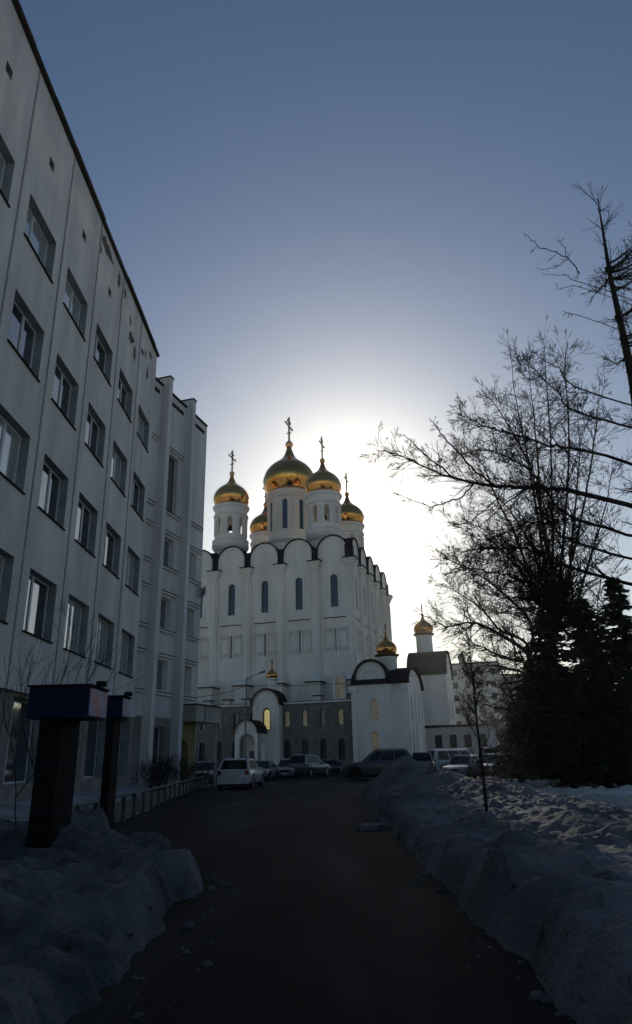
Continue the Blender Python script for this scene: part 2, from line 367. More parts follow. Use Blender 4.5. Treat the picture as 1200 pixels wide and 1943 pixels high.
# slab of broken snow lying on the road edge
sl = MB()
pl = [(-0.55, -.3), (-.1, -.42), (.45, -.3), (.6, .05), (.2, .36), (-.4, .28)]
sl.prism([(a * .62, b * .7) for a, b in pl], lambda u, z, d: (u, z, d), 0.0, 0.10)
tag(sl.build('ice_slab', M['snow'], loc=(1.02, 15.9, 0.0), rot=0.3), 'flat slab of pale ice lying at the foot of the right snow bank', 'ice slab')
rng = random.Random(5)
def lump(r, seed):
    mb = MB(); b = bmesh.new(); bmesh.ops.create_icosphere(b, subdivisions=2, radius=r)
    for v in b.verts:
        n = 1 + 0.55 * noise.noise(v.co * (1.6 / r) + Vector((seed, 0, 0)))
        v.co = Vector((v.co.x * n, v.co.y * n, v.co.z * n * 0.65))
    mb.add([v.co for v in b.verts], [[v.index for v in f.verts] for f in b.faces]); b.free(); return mb
cl = MB()
for k in range(260):
    sidex = rng.random() < 0.5
    y = rng.uniform(3.5, 24) if not sidex else rng.uniform(3.5, 13)
    if sidex: x = -1.25 + rng.gauss(0, 0.2) - 2.2 * sstep(9.3, 12.8, y); z = max(left_h(x, y), 0.0)
    else: x = 1.3 + rng.gauss(0, 0.12); z = max(right_h(x, y), 0.0)
    l = lump(0.012 + 0.055 * rng.random() ** 4, k * 3.1)
    cl.add([(a + x, b_ + y, c + z) for a, b_, c in l.v], l.f)
o = cl.build('snow_rubble', M['snow_left'], fixn=False); o['kind'] = 'stuff'; tag(o, 'small broken lumps of old snow scattered along both banks', 'snow rubble')

# ------------------------------------------------------------------ left building A (x = -10 facade)
bA = empty('panel_office_building', (-10, 0, 0), 0, 'long grey panel building on the left with five rows of deep set windows', 'building')
FA = lambda u, z, d: (-d, u, z)            # u = distance along the street, d = depth into the wall
rows_z = [(18.95, 20.80), (14.60, 16.65), (10.20, 12.33), (5.75, 7.92)]
bayW = 3.88
def window_set(parent, u0, u1, z0, z1, mp, d, split=0.5, curtain=0, wfr='frame', deep=0.1):
    f = MB(); t = 0.07
    f.box(0, 1, 0, 1, 0, 1, mp=lambda x, y, z: mp(u0 + 0.003 + (t) * x, z0 + 0.003 + (z1 - z0 - .006) * z, d - 0.05 + 0.06 * y))
    f.box(0, 1, 0, 1, 0, 1, mp=lambda x, y, z: mp(u1 - 0.003 - (t) * x, z0 + 0.003 + (z1 - z0 - .006) * z, d - 0.05 + 0.06 * y))
    for za in (z0 + .004, z1 - t - .004):
        f.box(0, 1, 0, 1, 0, 1, mp=lambda x, y, z: mp(u0 + t + 0.004 + (u1 - u0 - 2 * t - .008) * x, za + t * z, d - 0.045 + 0.05 * y))
    us = u0 + (u1 - u0) * split
    f.box(0, 1, 0, 1, 0, 1, mp=lambda x, y, z: mp(us - .06 + .12 * x, z0 + t + .006 + (z1 - z0 - 2 * t - .012) * z, d - 0.06 + 0.06 * y))
    fo = f.build('window_frame', M[wfr], parent)
    for a, b_ in ((u0 + t, us - .06), (us + .06, u1 - t)):
        if b_ - a < 0.05: continue
        g = MB(); g.add([mp(a, z0 + t, d - .02), mp(b_, z0 + t, d - .02), mp(b_, z1 - t, d - .02), mp(a, z1 - t, d - .02)], [(0, 1, 2, 3)])
        g.build('pane', M['paleglass' if curtain else 'glass'], fo, fixn=False)
    if False:
        c = MB(); zc = z0 + (z1 - z0) * (0.0 if curtain == 1 else 0.45)
        n = 24
        for k in range(n):
            ua = u0 + (u1 - u0) * k / n; ub = u0 + (u1 - u0) * (k + 1) / n; da = d + .12 + 0.03 * (k % 2); db = d + .12 + 0.03 * ((k + 1) % 2)
            c.add([mp(ua, zc, da), mp(ub, zc, db), mp(ub, z1, db), mp(ua, z1, da)], [(0, 1, 2, 3)])
        c.build('curtain', M['curtain'], fo, fixn=False)
    return fo
ra = random.Random(11)
yseam = [37.9 - bayW * k for k in range(15)]
for k, ye in enumerate(yseam[:-1]):
    ys = yseam[k + 1] + 0.02; y1 = ye - (0.02 if k else 0)
    w0, w1 = ye - 3.20, ye - 0.65
    hs_ = [rect(w0, w1, a, b_) for a, b_ in rows_z]
    vent = rect(w0 + 1.05, w0 + 1.50, 23.25, 23.68)
    shop = rect(ye - 3.25, ye - 0.35, 0.86, 3.58)
    outer = rect(ys, y1, 3.72, 26.0)
    mb = MB(); mb.wall(outer, hs_ + [vent], FA, 0.42, jamb=False)
    mb.build('wall_panel', M['plaster'], bA, fixn=True)
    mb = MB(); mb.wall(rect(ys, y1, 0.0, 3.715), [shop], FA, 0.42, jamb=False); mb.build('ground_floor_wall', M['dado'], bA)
    for q in hs_ + [vent, shop]:
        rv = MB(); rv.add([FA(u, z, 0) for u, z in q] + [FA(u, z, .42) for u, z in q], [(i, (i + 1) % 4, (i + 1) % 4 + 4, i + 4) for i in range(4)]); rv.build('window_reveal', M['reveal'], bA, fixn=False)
    vb = MB(); vb.add([FA(u, z, .4) for u, z in vent], [(0, 1, 2, 3)]); vb.build('vent', M['dark'], bA, fixn=False)
    if y1 < 4: continue
    for (a, b_) in rows_z:
        window_set(bA, w0, w1, a, b_, FA, 0.36, ra.choice([0.42, 0.5, 0.58]), ra.choice([0, 1, 1, 0, 1]))
        sb = MB(); sb.box(0, 1, 0, 1, 0, 1, mp=lambda x, y, z: FA(w0 - .06 + (w1 - w0 + .12) * x, a - .06 + .05 * z, -0.07 + .38 * y)); sb.build('sill', M['roofmetal'], bA)
    window_set(bA, ye - 3.25, ye - .35, 0.86, 3.58, FA, 0.5, 0.35 if k else 0.3, 0, 'frame')
    s = MB(); s.box(0, 1, 0, 1, 0, 1, mp=lambda x, y, z: FA(ye + 0.0 - .05 + .08 * x, 3.9 + 22 * z, -0.03 + .05 * y))
    if k: s.build('downpipe' if False else 'seam_strip', M['seam'], bA)
    p = MB(); p.box(0, 1, 0, 1, 0, 1, mp=lambda x, y, z: FA(ys + (y1 - ys) * x, -0.1 + .88 * z, -0.12 + .115 * y)); p.build('plinth', M['plinth'], bA)
    p = MB(); p.box(0, 1, 0, 1, 0, 1, mp=lambda x, y, z: FA(ys + (y1 - ys) * x, 3.72 + .14 * z, -0.15 + .145 * y)); p.build('string_course', M['plaster_b'], bA)
y_lo = yseam[-1]
bx = MB(); bx.box(-14, -0.50, y_lo, 37.88, 0, 25.9); bx.build('core', M['dark'], bA)
e_ = MB(); e_.box(-14, -0.004, 37.885, 37.96, 0, 26.0); e_.build('end_wall', M['plaster'], bA)
pp = MB()
yy = y_lo; rp_ = random.Random(2)
while yy < 37.9:                               # sheet metal parapet cap, laid in lengths that do not quite line up
    y2 = min(yy + rp_.uniform(1.8, 2.4), 38.02); dz = rp_.uniform(-0.035, 0.035); dx = rp_.uniform(-.02, .04)
    pp.box(-14.1, 0.16 + dx, yy, y2 - 0.01, 26.0 + dz * 0 + .003, 26.17 + dz); yy = y2
pp.build('parapet_cap', M['roofmetal'], bA)
def patch(mp, u, z, su, sz, seed, d=-0.012):
    r = random.Random(seed); mb = MB(); n = 26
    pts = [(u + su * math.cos(2 * math.pi * k / n) * r.uniform(.35, 1.1), z + sz * math.sin(2 * math.pi * k / n) * r.uniform(.35, 1.1)) for k in range(n)]
    mb.prism(pts, mp, d, 0.004); return mb
for i, (u, z, su, sz) in enumerate([(27.3, 25.3, 1.1, .42), (26.4, 24.6, .25, .3), (29.4, 25.2, .3, .5), (30.15, 24.5, .12, .9), (30.6, 25.2, .25, .3), (32.35, 23.6, .55, .4), (33.1, 23.1, .3, .5), (31.9, 24.4, .22, .3), (34.6, 24.2, .45, .2), (35.3, 24.5, .25, .3), (36.4, 25.1, .35, .25), (36.0, 23.9, .2, .15), (35.9, 23.4, .16, .25)]):
    patch(FA, u, z, su, sz, i).build('peeled_patch', M['peel'], bA)

# ------------------------------------------------------------------ left building B (angled wing with fins)
AB = R(18)
bB = empty('angled_wing_building', (-10.3, 37.9, 0), -AB, 'grey wing with vertical fins beyond the long left building, windows between the fins', 'building')
FB = lambda u, z, d: (-d, u, z)
fins = [(1.45, 1.85), (4.62, 5.02)]
bays = [(-1.7, 1.45), (1.85, 4.62), (5.02, 7.72)]
for k, (u0, u1) in enumerate(bays):
    wo = u0 + 0.45; w1_ = wo + 1.65 if k < 2 else wo + 1.5
    zs = [(16.45, 20.35), (12.9, 14.7), (9.05, 10.9), (5.42, 7.15)] if k < 2 else [(12.85, 14.6), (9.1, 10.85), (5.4, 7.15)]
    hs_ = [rect(wo, w1_, a, b_) for a, b_ in zs]
    if k < 2: hs_.append(rect(wo, w1_, 1.3, 3.4))
    else: hs_.append(arch(6.25, 1.3, 0.05, 2.7))
    top = 24.6
    if k == 2:
        mb = MB(); mb.wall(rect(u0, u1, 3.9, top), [q for q in hs_ if q[0][1] > 3.9], FB, .45); mb.build('wall_panel', M['plaster_b'], bB)
        mb = MB(); mb.wall(rect(u0, u1, 0.0, 3.89), [hs_[-1]], FB, .45); mb.build('entrance_wall', M['yellow'], bB, label='ochre painted wall round the arched doorway')
    else:
        mb = MB(); mb.wall(rect(u0, u1, 3.9, top), hs_[:-1], FB, .45); mb.build('wall_panel', M['plaster_b'], bB)
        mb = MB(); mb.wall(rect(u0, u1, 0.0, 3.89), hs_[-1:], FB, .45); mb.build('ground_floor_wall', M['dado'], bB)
    for a, b_ in zs:
        window_set(bB, wo, w1_, a, b_, FB, 0.36, 0.55, 0 if b_ > 18 else (1 if k == 2 else 0), 'framedark' if b_ > 18 else 'frame')
    if k < 2: window_set(bB, wo, w1_, 1.3, 3.4, FB, .36, .5, 0)
    led = [z for a, b_ in zs for z in (a - .28, b_ + .18)] + ([16.45] if k == 2 else [])
    for z in led:
        l = MB(); l.box(0, 1, 0, 1, 0, 1, mp=lambda x, y, zz: FB(u0 + .02 + (u1 - u0 - .25) * x, z + .13 * zz, -0.16 + .155 * y)); l.build('ledge', M['plaster_b'], bB)
        l = MB(); l.box(0, 1, 0, 1, 0, 1, mp=lambda x, y, zz: FB(u0 + .0 + (u1 - u0 - .21) * x, z + .135 + .04 * zz, -0.19 + .185 * y)); l.build('ledge_flashing', M['roofmetal'], bB)
    c = MB(); c.box(0, 1, 0, 1, 0, 1, mp=lambda x, y, zz: FB(u0 + .005 + (u1 - u0 - .01) * x, top + .003 + .14 * zz, -.1 + .6 * y)); c.build('parapet_cap', M['roofmetal'], bB)
    c = MB(); c.box(0, 1, 0, 1, 0, 1, mp=lambda x, y, zz: FB(u0 + .3 + (u1 - u0 - .6) * x, top - .75 + .3 * zz, -.012 + .012 * y)); c.build('attic_vent', M['dark'], bB)
for f0, f1 in fins:
    mb = MB(); mb.box(0, 1, 0, 1, 0, 1, mp=lambda x, y, z: FB(f0 + (f1 - f0) * x, 25.2 * z, -.55 + .9 * y)); mb.build('fin', M['plaster_b'], bB)
    mb = MB(); mb.box(0, 1, 0, 1, 0, 1, mp=lambda x, y, z: FB(f0 - .04 + (f1 - f0 + .08) * x, 25.203 + .09 * z, -.6 + 1.0 * y)); mb.build('fin_cap', M['roofmetal'], bB)
mb = MB(); mb.box(-12, -0.5, -1.7, 7.70, 0, 24.5); mb.build('core', M['dark'], bB)
mb = MB(); mb.box(-12, 0.0, 7.725, 7.8, 0, 24.6); mb.build('end_wall', M['plaster_b'], bB)
mb = MB(); mb.box(.003, 1.05, 5.75, 9.0, 3.75, 4.72); mb.build('entrance_canopy', M['canopy'], bB, label='pale box shaped canopy over the side entrance')
mb = MB(); mb.box(0.0, 1.13, 5.68, 9.06, 4.723, 4.79); mb.build('canopy_cap', M['roofmetal'], bB)
mb = MB(); mb.box(1.05, 1.065, 6.9, 6.98, 3.76, 4.7); mb.build('canopy_joint', M['dark'], bB)
mb = MB(); mb.lathe([(.09, 0), (.09, 3.7)], .9, 8.8, 0, 10); mb.build('column', M['canopy'], bB, smooth=True)
mb = MB(); mb.box(-.4, -.36, 5.6, 6.9, 0.05, 2.7); mb.build('door', M['framedark'], bB)
mb = MB(); mb.box(.02, 1.4, 5.6, 7.2, 0, .17); mb.build('step', M['plinth'], bB)
# satellite dish near the far corner
ds = MB(); ds.lathe([(.02, 0), (.22, .04), (.42, .14), (.43, .15), (.22, .06), (.02, .02)], 0, 0, 0, 16)
dd = ds.build('satellite_dish', M['steel'], None, smooth=True, loc=(-7.6, 45.3, 12.2)); dd.rotation_euler = (R(80), 0, R(-60)); tag(dd, 'small satellite dish at the far corner of the finned wing', 'satellite dish')

# ------------------------------------------------------------------ cathedral
AC = R(16.5)
SB = 5.56; HF = SB * 2.5
C0 = Vector((5.03, 100.0, 0)); Rr = Vector((math.cos(AC), -math.sin(AC), 0)); Ss = Vector((math.sin(AC), math.cos(AC), 0))
CC = C0 - Rr * HF + Ss * HF
cath = empty('cathedral', CC, -AC, 'tall white cathedral with five golden onion domes', 'church')
def faceparts(build_fn):                     # build once, copy to the four faces
    objs = build_fn()
    for o in objs:
        kids = list(o.children)
        for q in (1, 2, 3):
            c = o.copy(); col.objects.link(c); c.parent = cath
            c.matrix_basis = Matrix.Rotation(q * math.pi / 2, 4, 'Z') @ o.matrix_basis
            for kk in kids:
                d = kk.copy(); col.objects.link(d); d.parent = c
FC = lambda u, z, d: (u, -HF + d, z)
def cath_face():
    objs = []
    half = SB / 2
    for k in range(5):
        c = -HF + SB * (k + .5)
        aw = 4.72
        body = [(c - half, 0), (c + half, 0), (c + half, 30.1), (c + aw / 2, 30.1)] + [(c + aw / 2 * math.cos(math.pi * t / 16), 31.55 + aw / 2 * math.sin(math.pi * t / 16)) for t in range(17)] + [(c - aw / 2, 30.1), (c - half, 30.1)]
        win = arch(c + .1, 1.15, 22.8, 27.8); slit = rect(c + .0, c + .32, 16.2, 19.6)
        mb = MB(); mb.wall(body, [win, slit], FC, 0.5); wo = mb.build('wall_bay', M['white'], cath); objs.append(wo)
        fr = MB(); fr.strip(archline(c + .1, 1.0, 22.9, 27.72), archline(c + .1, 1.148, 22.8, 27.8), FC, .30, .40)
        for zz in (24.0, 25.2, 26.4): fr.box(0, 1, 0, 1, 0, 1, mp=lambda x, y, z: FC(c - .39 + .98 * x, zz + .07 * z, .33 + .05 * y))
        fo = fr.build('window_frame', M['framedark'], cath); objs.append(fo)
        g = MB(); g.prism(arch(c + .1, 1.14, 22.8, 27.8), FC, .41, .43); g.build('pane', M['churchglass'], fo)
        sg = MB(); sg.prism(rect(c, c + .32, 16.2, 19.6), FC, .41, .43); objs.append(sg.build('slit_pane', M['glass'], cath))
        # moulded surround of upper window
        sr = MB(); sr.strip(archline(c + .1, 1.5, 22.6, 28.0), archline(c + .1, 1.9, 22.6, 28.2), FC, -.09, .002); objs.append(sr.build('window_surround', M['white'], cath))
        ar = MB(); ar.strip(archline(c, aw - .9, 29.2, 31.55 + aw / 2 - .45, 16), archline(c, aw - .14, 29.2, 31.55 + aw / 2 - .07, 16), FC, -.10, .002); objs.append(ar.build('arch_moulding', M['white'], cath))
        # dark roof shell over the gable, running back
        rf = MB(); rf.strip(archline(c, aw + .02, 30.35, 31.56 + aw / 2, 16), archline(c, aw + .30, 30.35, 31.7 + aw / 2, 16), FC, -.28, 4.5); objs.append(rf.build('gable_roof', M['roofmetal'], cath, smooth=True))
        gr = MB(); gr.strip(archline(c, aw - .1, 30.35, 31.49 + aw / 2, 16), archline(c, aw + .08, 30.35, 31.58 + aw / 2, 16), FC, -.30, -.281); objs.append(gr.build('gable_edge', M['roofmetal'], cath, smooth=True))
        le = MB(); le.box(0, 1, 0, 1, 0, 1, mp=lambda x, y, z: FC(c - 1.65 + 3.4 * x, 21.12 + .14 * z, -.14 + .14 * y)); objs.append(le.build('ledge', M['roofmetal'], cath))
        le = MB(); le.box(0, 1, 0, 1, 0, 1, mp=lambda x, y, z: FC(c - 1.6 + 3.3 * x, 20.82 + .3 * z, -.10 + .10 * y)); objs.append(le.build('ledge_moulding', M['white'], cath))
        # blind ornament either side of the slit
        om = MB()
        for sx in (-1, 1):
            x0 = c + .16 + sx * 1.05
            om.strip([(x0 - .55, 16.9), (x0 + .55, 16.9), (x0 + .55, 19.4), (x0 - .55, 19.4)], [(x0 - .7, 16.75), (x0 + .7, 16.75), (x0 + .7, 19.6), (x0 - .7, 19.6)], FC, -.10, .002, closed=True)
            for xx in (x0 - .55, x0, x0 + .55):
                om.box(0, 1, 0, 1, 0, 1, mp=lambda x, y, z: FC(xx - .09 + .18 * x, 19.0 + .75 * z, -.2 + .095 * y))
                om.box(0, 1, 0, 1, 0, 1, mp=lambda x, y, z: FC(xx - .08 + .16 * x, 16.3 + .5 * z, -.2 + .095 * y))
        objs.append(om.build('slit_surround', M['relief'], cath))
    for k in range(6):                       # pilasters with consoles
        u = -HF + SB * k; edge = k in (0, 5)
        for dx, wd, dp, nm in ((0, 1.25, .34, 'pilaster'),):
            mb = MB(); a0 = u - wd / 2 if k else u - .001; a1 = u + wd / 2 if k < 5 else u + .001
            if k == 0: a0, a1 = u - .34, u + wd / 2
            if k == 5: a0, a1 = u - wd / 2, u + .338
            mb.box(0, 1, 0, 1, 0, 1, mp=lambda x, y, z: FC(a0 + (a1 - a0) * x, 28.3 * z, -.34 + .338 * y))
            mb.box(0, 1, 0, 1, 0, 1, mp=lambda x, y, z: FC(u - .32 + .64 * x, 28.2 * z, -.50 + .158 * y))
            objs.append(mb.build('pilaster', M['white'], cath))
        mb = MB()
        for i, (wd, z0, z1, dp) in enumerate(((.8, 28.3, 28.75, .42), (1.15, 28.75, 29.2, .55), (1.5, 29.2, 29.6, .7), (1.85, 29.6, 29.98, .85))):
            mb.box(0, 1, 0, 1, 0, 1, mp=lambda x, y, z: FC(u - wd / 2 + wd * x, z0 + (z1 - z0) * z, -dp + dp * y * .99))
        objs.append(mb.build('console', M['white'], cath))
        mb = MB(); mb.box(0, 1, 0, 1, 0, 1, mp=lambda x, y, z: FC(u - 1.08 + 2.16 * x, 29.985 + .13 * z, -1.0 + 1.0 * y)); objs.append(mb.build('console_cap', M['roofmetal'], cath))
        mb = MB(); mb.box(0, 1, 0, 1, 0, 1, mp=lambda x, y, z: FC(u - .42 + .84 * x, 30.12 + 2.1 * z, -.20 + (3.0 if 0 < k < 5 else .95) * y)); objs.append(mb.build('valley_gutter', M['roofmetal'], cath))
        mb = MB()                             # buttress with a hipped cap
        mb.box(0, 1, 0, 1, 0, 1, mp=lambda x, y, z: FC(u - .95 + 1.9 * x, 11.9 * z, -2.3 + 2.2 * y)); objs.append(mb.build('buttress', M['white'], cath))
        mb = MB(); mb.add([FC(u - 1.2, 11.9, -2.6), FC(u + 1.2, 11.9, -2.6), FC(u + 1.2, 11.9, -.05), FC(u - 1.2, 11.9, -.05), FC(u - 1.2, 12.1, -2.6), FC(u + 1.2, 12.1, -2.6), FC(u + 1.2, 12.1, -.05), FC(u - 1.2, 12.1, -.05), FC(u - .35, 13.3, -.36), FC(u + .35, 13.3, -.36)],
                         [(0, 1, 2, 3), (0, 1, 5, 4), (1, 2, 6, 5), (3, 0, 4, 7), (4, 5, 9, 8), (5, 6, 9), (7, 4, 8), (6, 7, 8, 9)]); objs.append(mb.build('buttress_cap', M['white'], cath))
        mb = MB(); mb.box(0, 1, 0, 1, 0, 1, mp=lambda x, y, z: FC(u - 1.28 + 2.56 * x, 11.78 + .115 * z, -2.68 + 2.6 * y)); objs.append(mb.build('cap_flashing', M['roofmetal'], cath))
    return objs
faceparts(cath_face)
mb = MB(); mb.add([(-HF + 3, -HF + 3, 30.2), (HF - 3, -HF + 3, 30.2), (HF - 3, HF - 3, 30.2), (-HF + 3, HF - 3, 30.2), (-6, -6, 35.2), (6, -6, 35.2), (6, 6, 35.2), (-6, 6, 35.2)],
    [(4, 5, 6, 7), (0, 1, 5, 4), (1, 2, 6, 5), (2, 3, 7, 6), (3, 0, 4, 7)]); mb.box(-HF + .6, HF - .6, -HF + .6, HF - .6, 0.0, 30.0)
mb.build('main_roof', M['roofmetal'], cath)
ONION = [(.74, -.02), (.87, .12), (.955, .28), (1.0, .50), (.975, .64), (.90, .83), (.76, 1.02), (.58, 1.17), (.40, 1.30), (.27, 1.42), (.185, 1.56), (.125, 1.72), (.09, 1.86)]
def onion(R_, kz=1.0):
    # smooth the profile with a Catmull-Rom pass
    pts = ONION; o = []
    for i in range(len(pts) - 1):
        p0, p1, p2, p3 = pts[max(i - 1, 0)], pts[i], pts[i + 1], pts[min(i + 2, len(pts) - 1)]
        for k in range(3):
            t = k / 3
            o.append(tuple(.5 * ((2 * p1[j]) + (-p0[j] + p2[j]) * t + (2 * p0[j] - 5 * p1[j] + 4 * p2[j] - p3[j]) * t * t + (-p0[j] + 3 * p1[j] - 3 * p2[j] + p3[j]) * t ** 3) for j in (0, 1)))
    o.append(pts[-1])
    return [(r * R_, h * R_ * kz) for r, h in o]
def cross_mb(h, bar, thick, z0):
    mb = MB(); t = thick / 2
    mb.box(-t, t, -t, t, z0, z0 + h)
    def bbar(zc, half, slope=0):
        mb.box(0, 1, 0, 1, 0, 1, mp=lambda x, y, z: (-t * .8 + 1.6 * t * x, -half + 2 * half * y, zc - t + 2 * t * z + slope * (y - .5) * 2))
    bbar(z0 + h * .66, bar); bbar(z0 + h * .84, bar * .5); bbar(z0 + h * .36, bar * .55, bar * .28)
    for s in (-1, 1):
        mb.lathe([(.01, -t * 2), (t * 1.9, 0), (.01, t * 2)], 0, s * bar, z0 + h * .66, 6)
    mb.lathe([(.01, -t * 2), (t * 1.9, 0), (.01, t * 2)], 0, 0, z0 + h, 6)
    return mb
def dome(parent, x, y, z, R_, kz=1.0, ch=4.8, bar=1.25, drumr=None):
    d = MB(); d.lathe(onion(R_, kz), 0, 0, 0, 64); do = d.build('onion_dome', M['gold'], parent, smooth=True, loc=(x, y, z))
    top = 1.86 * R_ * kz; br = R_ * .15
    b = MB(); b.lathe([(br * math.sin(math.pi * k / 12) + .001, -br * math.cos(math.pi * k / 12)) for k in range(13)], 0, 0, top + br * .75, 20); b.build('ball', M['gold'], do, smooth=True)
    s = MB(); s.lathe([(R_ * .05, 0), (R_ * .05, R_ * .05)], 0, 0, top + br * 1.7, 10); s.build('ball_collar', M['gold'], do)
    cross_mb(ch, bar * 1.35, R_ * .045 + .075, top + br * 1.7).build('cross', M['goldrim'], do)
    return do
def drum(parent, x, y, z0, z1, r, nwin, wz0, wz1, ww, through, mt='white', rot=0):
    seg = 2 * math.pi * r / nwin
    CY = lambda u, z, d: ((r - d) * math.cos(u / r + rot), (r - d) * math.sin(u / r + rot), z)
    root = empty('drum', (x, y, 0)); root.parent = parent
    for k in range(nwin):
        c = seg * k
        n = 6
        outer = [(c - seg / 2 + seg * i / n, z0) for i in range(n + 1)] + [(c + seg / 2 - seg * i / n, z1) for i in range(n + 1)]
        mb = MB(); mb.wall(outer, [arch(c, ww, wz0, wz1, 8)] if ww else [], CY, .42, back=through); mb.build('drum_wall', M[mt], root)
        if not ww: continue
        if not through:
            g = MB(); g.prism(arch(c, ww + .02, wz0, wz1, 8), CY, .30, .32); g.build('pane', M['churchglass'], root)
        s = MB(); s.strip(archline(c, ww + .3, wz0, wz1 + .12, 8), archline(c, ww + .62, wz0, wz1 + .28, 8), CY, -.1, .003); s.build('window_surround', M[mt], root)
        mb = MB(); cc = c + seg / 2
        mb.lathe([(.16, 0), (.16, .25), (.11, .3), (.11, wz1 - wz0 - .5), (.18, wz1 - wz0 - .4), (.18, wz1 - wz0 - .15)], *CY(cc, 0, -.02)[:2], wz0, 8); mb.build('half_column', M[mt], root, smooth=True)
    return root
# centre drum and dome
XC = -0.45
dr = drum(cath, XC, 0, 35.0, 46.5, 4.0, 8, 39.6, 45.2, .95, False, rot=R(-84))
mb = MB(); mb.lathe([(4.0, 46.2), (4.2, 46.35), (4.35, 46.6), (4.5, 46.75), (4.5, 46.95), (4.3, 47.1), (3.9, 47.35)], 0, 0, 0, 48); mb.build('cornice', M['white'], dr, smooth=True)
mb = MB(); mb.lathe([(4.0, 37.2), (4.15, 37.3), (4.15, 37.5), (4.4, 37.6), (4.4, 37.9), (4.15, 38.0), (4.0, 38.4)], 0, 0, 0, 48); mb.build('base_moulding', M['whitetrim'], dr, smooth=True)
mb = MB(); mb.lathe([(4.35, 45.75), (4.35, 45.9), (4.05, 45.95)], 0, 0, 0, 40); mb.build('band', M['whitetrim'], dr, smooth=True)
dome(cath, XC, 0, 47.25, 4.89, 1.07, 4.9, 1.35)
for sx, sy in ((1, -1), (-1, -1), (1, 1), (-1, 1)):
    x, y = sx * (HF - 1.0 * SB), sy * (HF - 1.0 * SB)
    front = sy < 0
    dr = drum(cath, x, y, 36.7, 42.3, 2.78, 8, 37.5, 40.5, .95, True, rot=R(-62) if sx > 0 else R(-70))
    mb = MB(); mb.lathe([(2.3, 33.0), (2.3, 34.6), (2.75, 35.0), (3.1, 35.4), (3.15, 35.9), (3.0, 36.0), (3.0, 36.3), (3.12, 36.4), (3.12, 36.65), (2.5, 36.72)], 0, 0, 0, 40); mb.build('drum_base', M['whitetrim'], dr, smooth=True)
    mb = MB(); mb.lathe([(2.5, 42.25), (2.9, 42.3), (3.1, 42.5), (3.16, 42.7), (3.16, 42.85), (2.6, 43.0)], 0, 0, 0, 40); mb.build('cornice', M['whitetrim'], dr, smooth=True)
    mb = MB(); mb.lathe([(2.85, 40.9), (3.0, 41.0), (3.0, 41.2), (2.8, 41.25)], 0, 0, 0, 40); mb.build('band', M['whitetrim'], dr, smooth=True)
    bl = MB(); bl.lathe([(.62, 0), (.55, .15), (.38, .5), (.3, .8), (.1, .9)], 0, 0, 38.9, 16); bl.build('bell', M['roofmetal'], dr, smooth=True)
    dome(cath, x, y, 42.85, 3.14, 1.05, 4.0, 1.0)

# ------------------------------------------------------------------ gallery, portal, chapels (same orientation as the cathedral)
def cpos(a, b): return C0 + Rr * a + Ss * b
gal = empty('stone_gallery', cpos(-14, -14), -AC, 'low dark stone gallery with two rows of small arched windows in front of the cathedral', 'gallery')
GF = lambda u, z, d: (u + 14, d, z)
rg = random.Random(3)
pitch = 2.28; a = 2.92; k = 0
edges = [2.92 - pitch * i for i in range(18)]
for i in range(17):
    u1, u0 = edges[i], edges[i + 1]
    c = (u0 + u1) / 2 - .35
    if -9.5 < c < -6.0:
        continue
    if c < -6: c += .0
    hi = arch(c, .62, 5.35, 7.2, 8); lo = arch(c, .8, 1.4, 3.8, 8)
    mb = MB(); mb.wall(rect(u0 + .006, u1 - .006, 0, 8.0), [hi, lo], GF, .4); mb.build('wall_section', M['stone'], gal)
    mat_hi = M['glowpaint'] if i in (0, 2, 3) else M['churchglass']
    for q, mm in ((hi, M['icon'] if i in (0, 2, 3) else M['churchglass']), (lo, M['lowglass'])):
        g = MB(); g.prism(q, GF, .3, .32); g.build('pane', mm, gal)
    s = MB(); s.strip(archline(c, .72, 5.35, 7.25, 8), archline(c, .95, 5.35, 7.4, 8), GF, -.07, .003); s.build('window_surround', M['stone'], gal)
mb = MB(); mb.box(-20.5, 16.92, .45, 13.9, 0, 7.9); mb.build('core', M['stone'], gal)
mb = MB(); mb.box(-20.5, 17.0, -.25, .5, 8.003, 8.2); mb.build('coping', M['whitetrim'], gal)
mb = MB(); mb.add([(-20.5, -.3, 8.21), (17.0, -.3, 8.21), (17.0, 11.4, 9.2), (-20.5, 11.4, 9.2), (-20.5, -.3, 8.26), (17.0, -.3, 8.26), (17, 11.4, 9.25), (-20.5, 11.4, 9.25)], [(0, 1, 2, 3), (4, 5, 6, 7), (0, 1, 5, 4), (1, 2, 6, 5), (3, 0, 4, 7)]); mb.build('roof', M['roofmetal'], gal)
for u in (-17.4, -14.6, -11.9, -2.2, 1.7):
    mb = MB(); mb.box(u + 13.6, u + 14.5, 2.2, 3.0, 8.3, 9.0); vo = mb.build('roof_vent', M['white'], gal)
    mb = MB(); mb.box(u + 13.4, u + 14.75, 1.95, 3.25, 9.003, 9.12, .1); mb.build('vent_cap', M['roofmetal'], vo)
mb = MB(); q = arch(1.05, 1.0, 8.6, 11.2, 8); mb.wall([(x, z) for x, z in arch(1.05, 1.7, 8.3, 11.6, 10)], [q], lambda u, z, d: (u + 14, d + 1.2, z), .6, back=True); tw = mb.build('dormer', M['white'], gal)
g = MB(); g.prism(q, lambda u, z, d: (u + 14, d + 1.2, z), .2, .22); g.build('dormer_icon', M['icon'], tw)

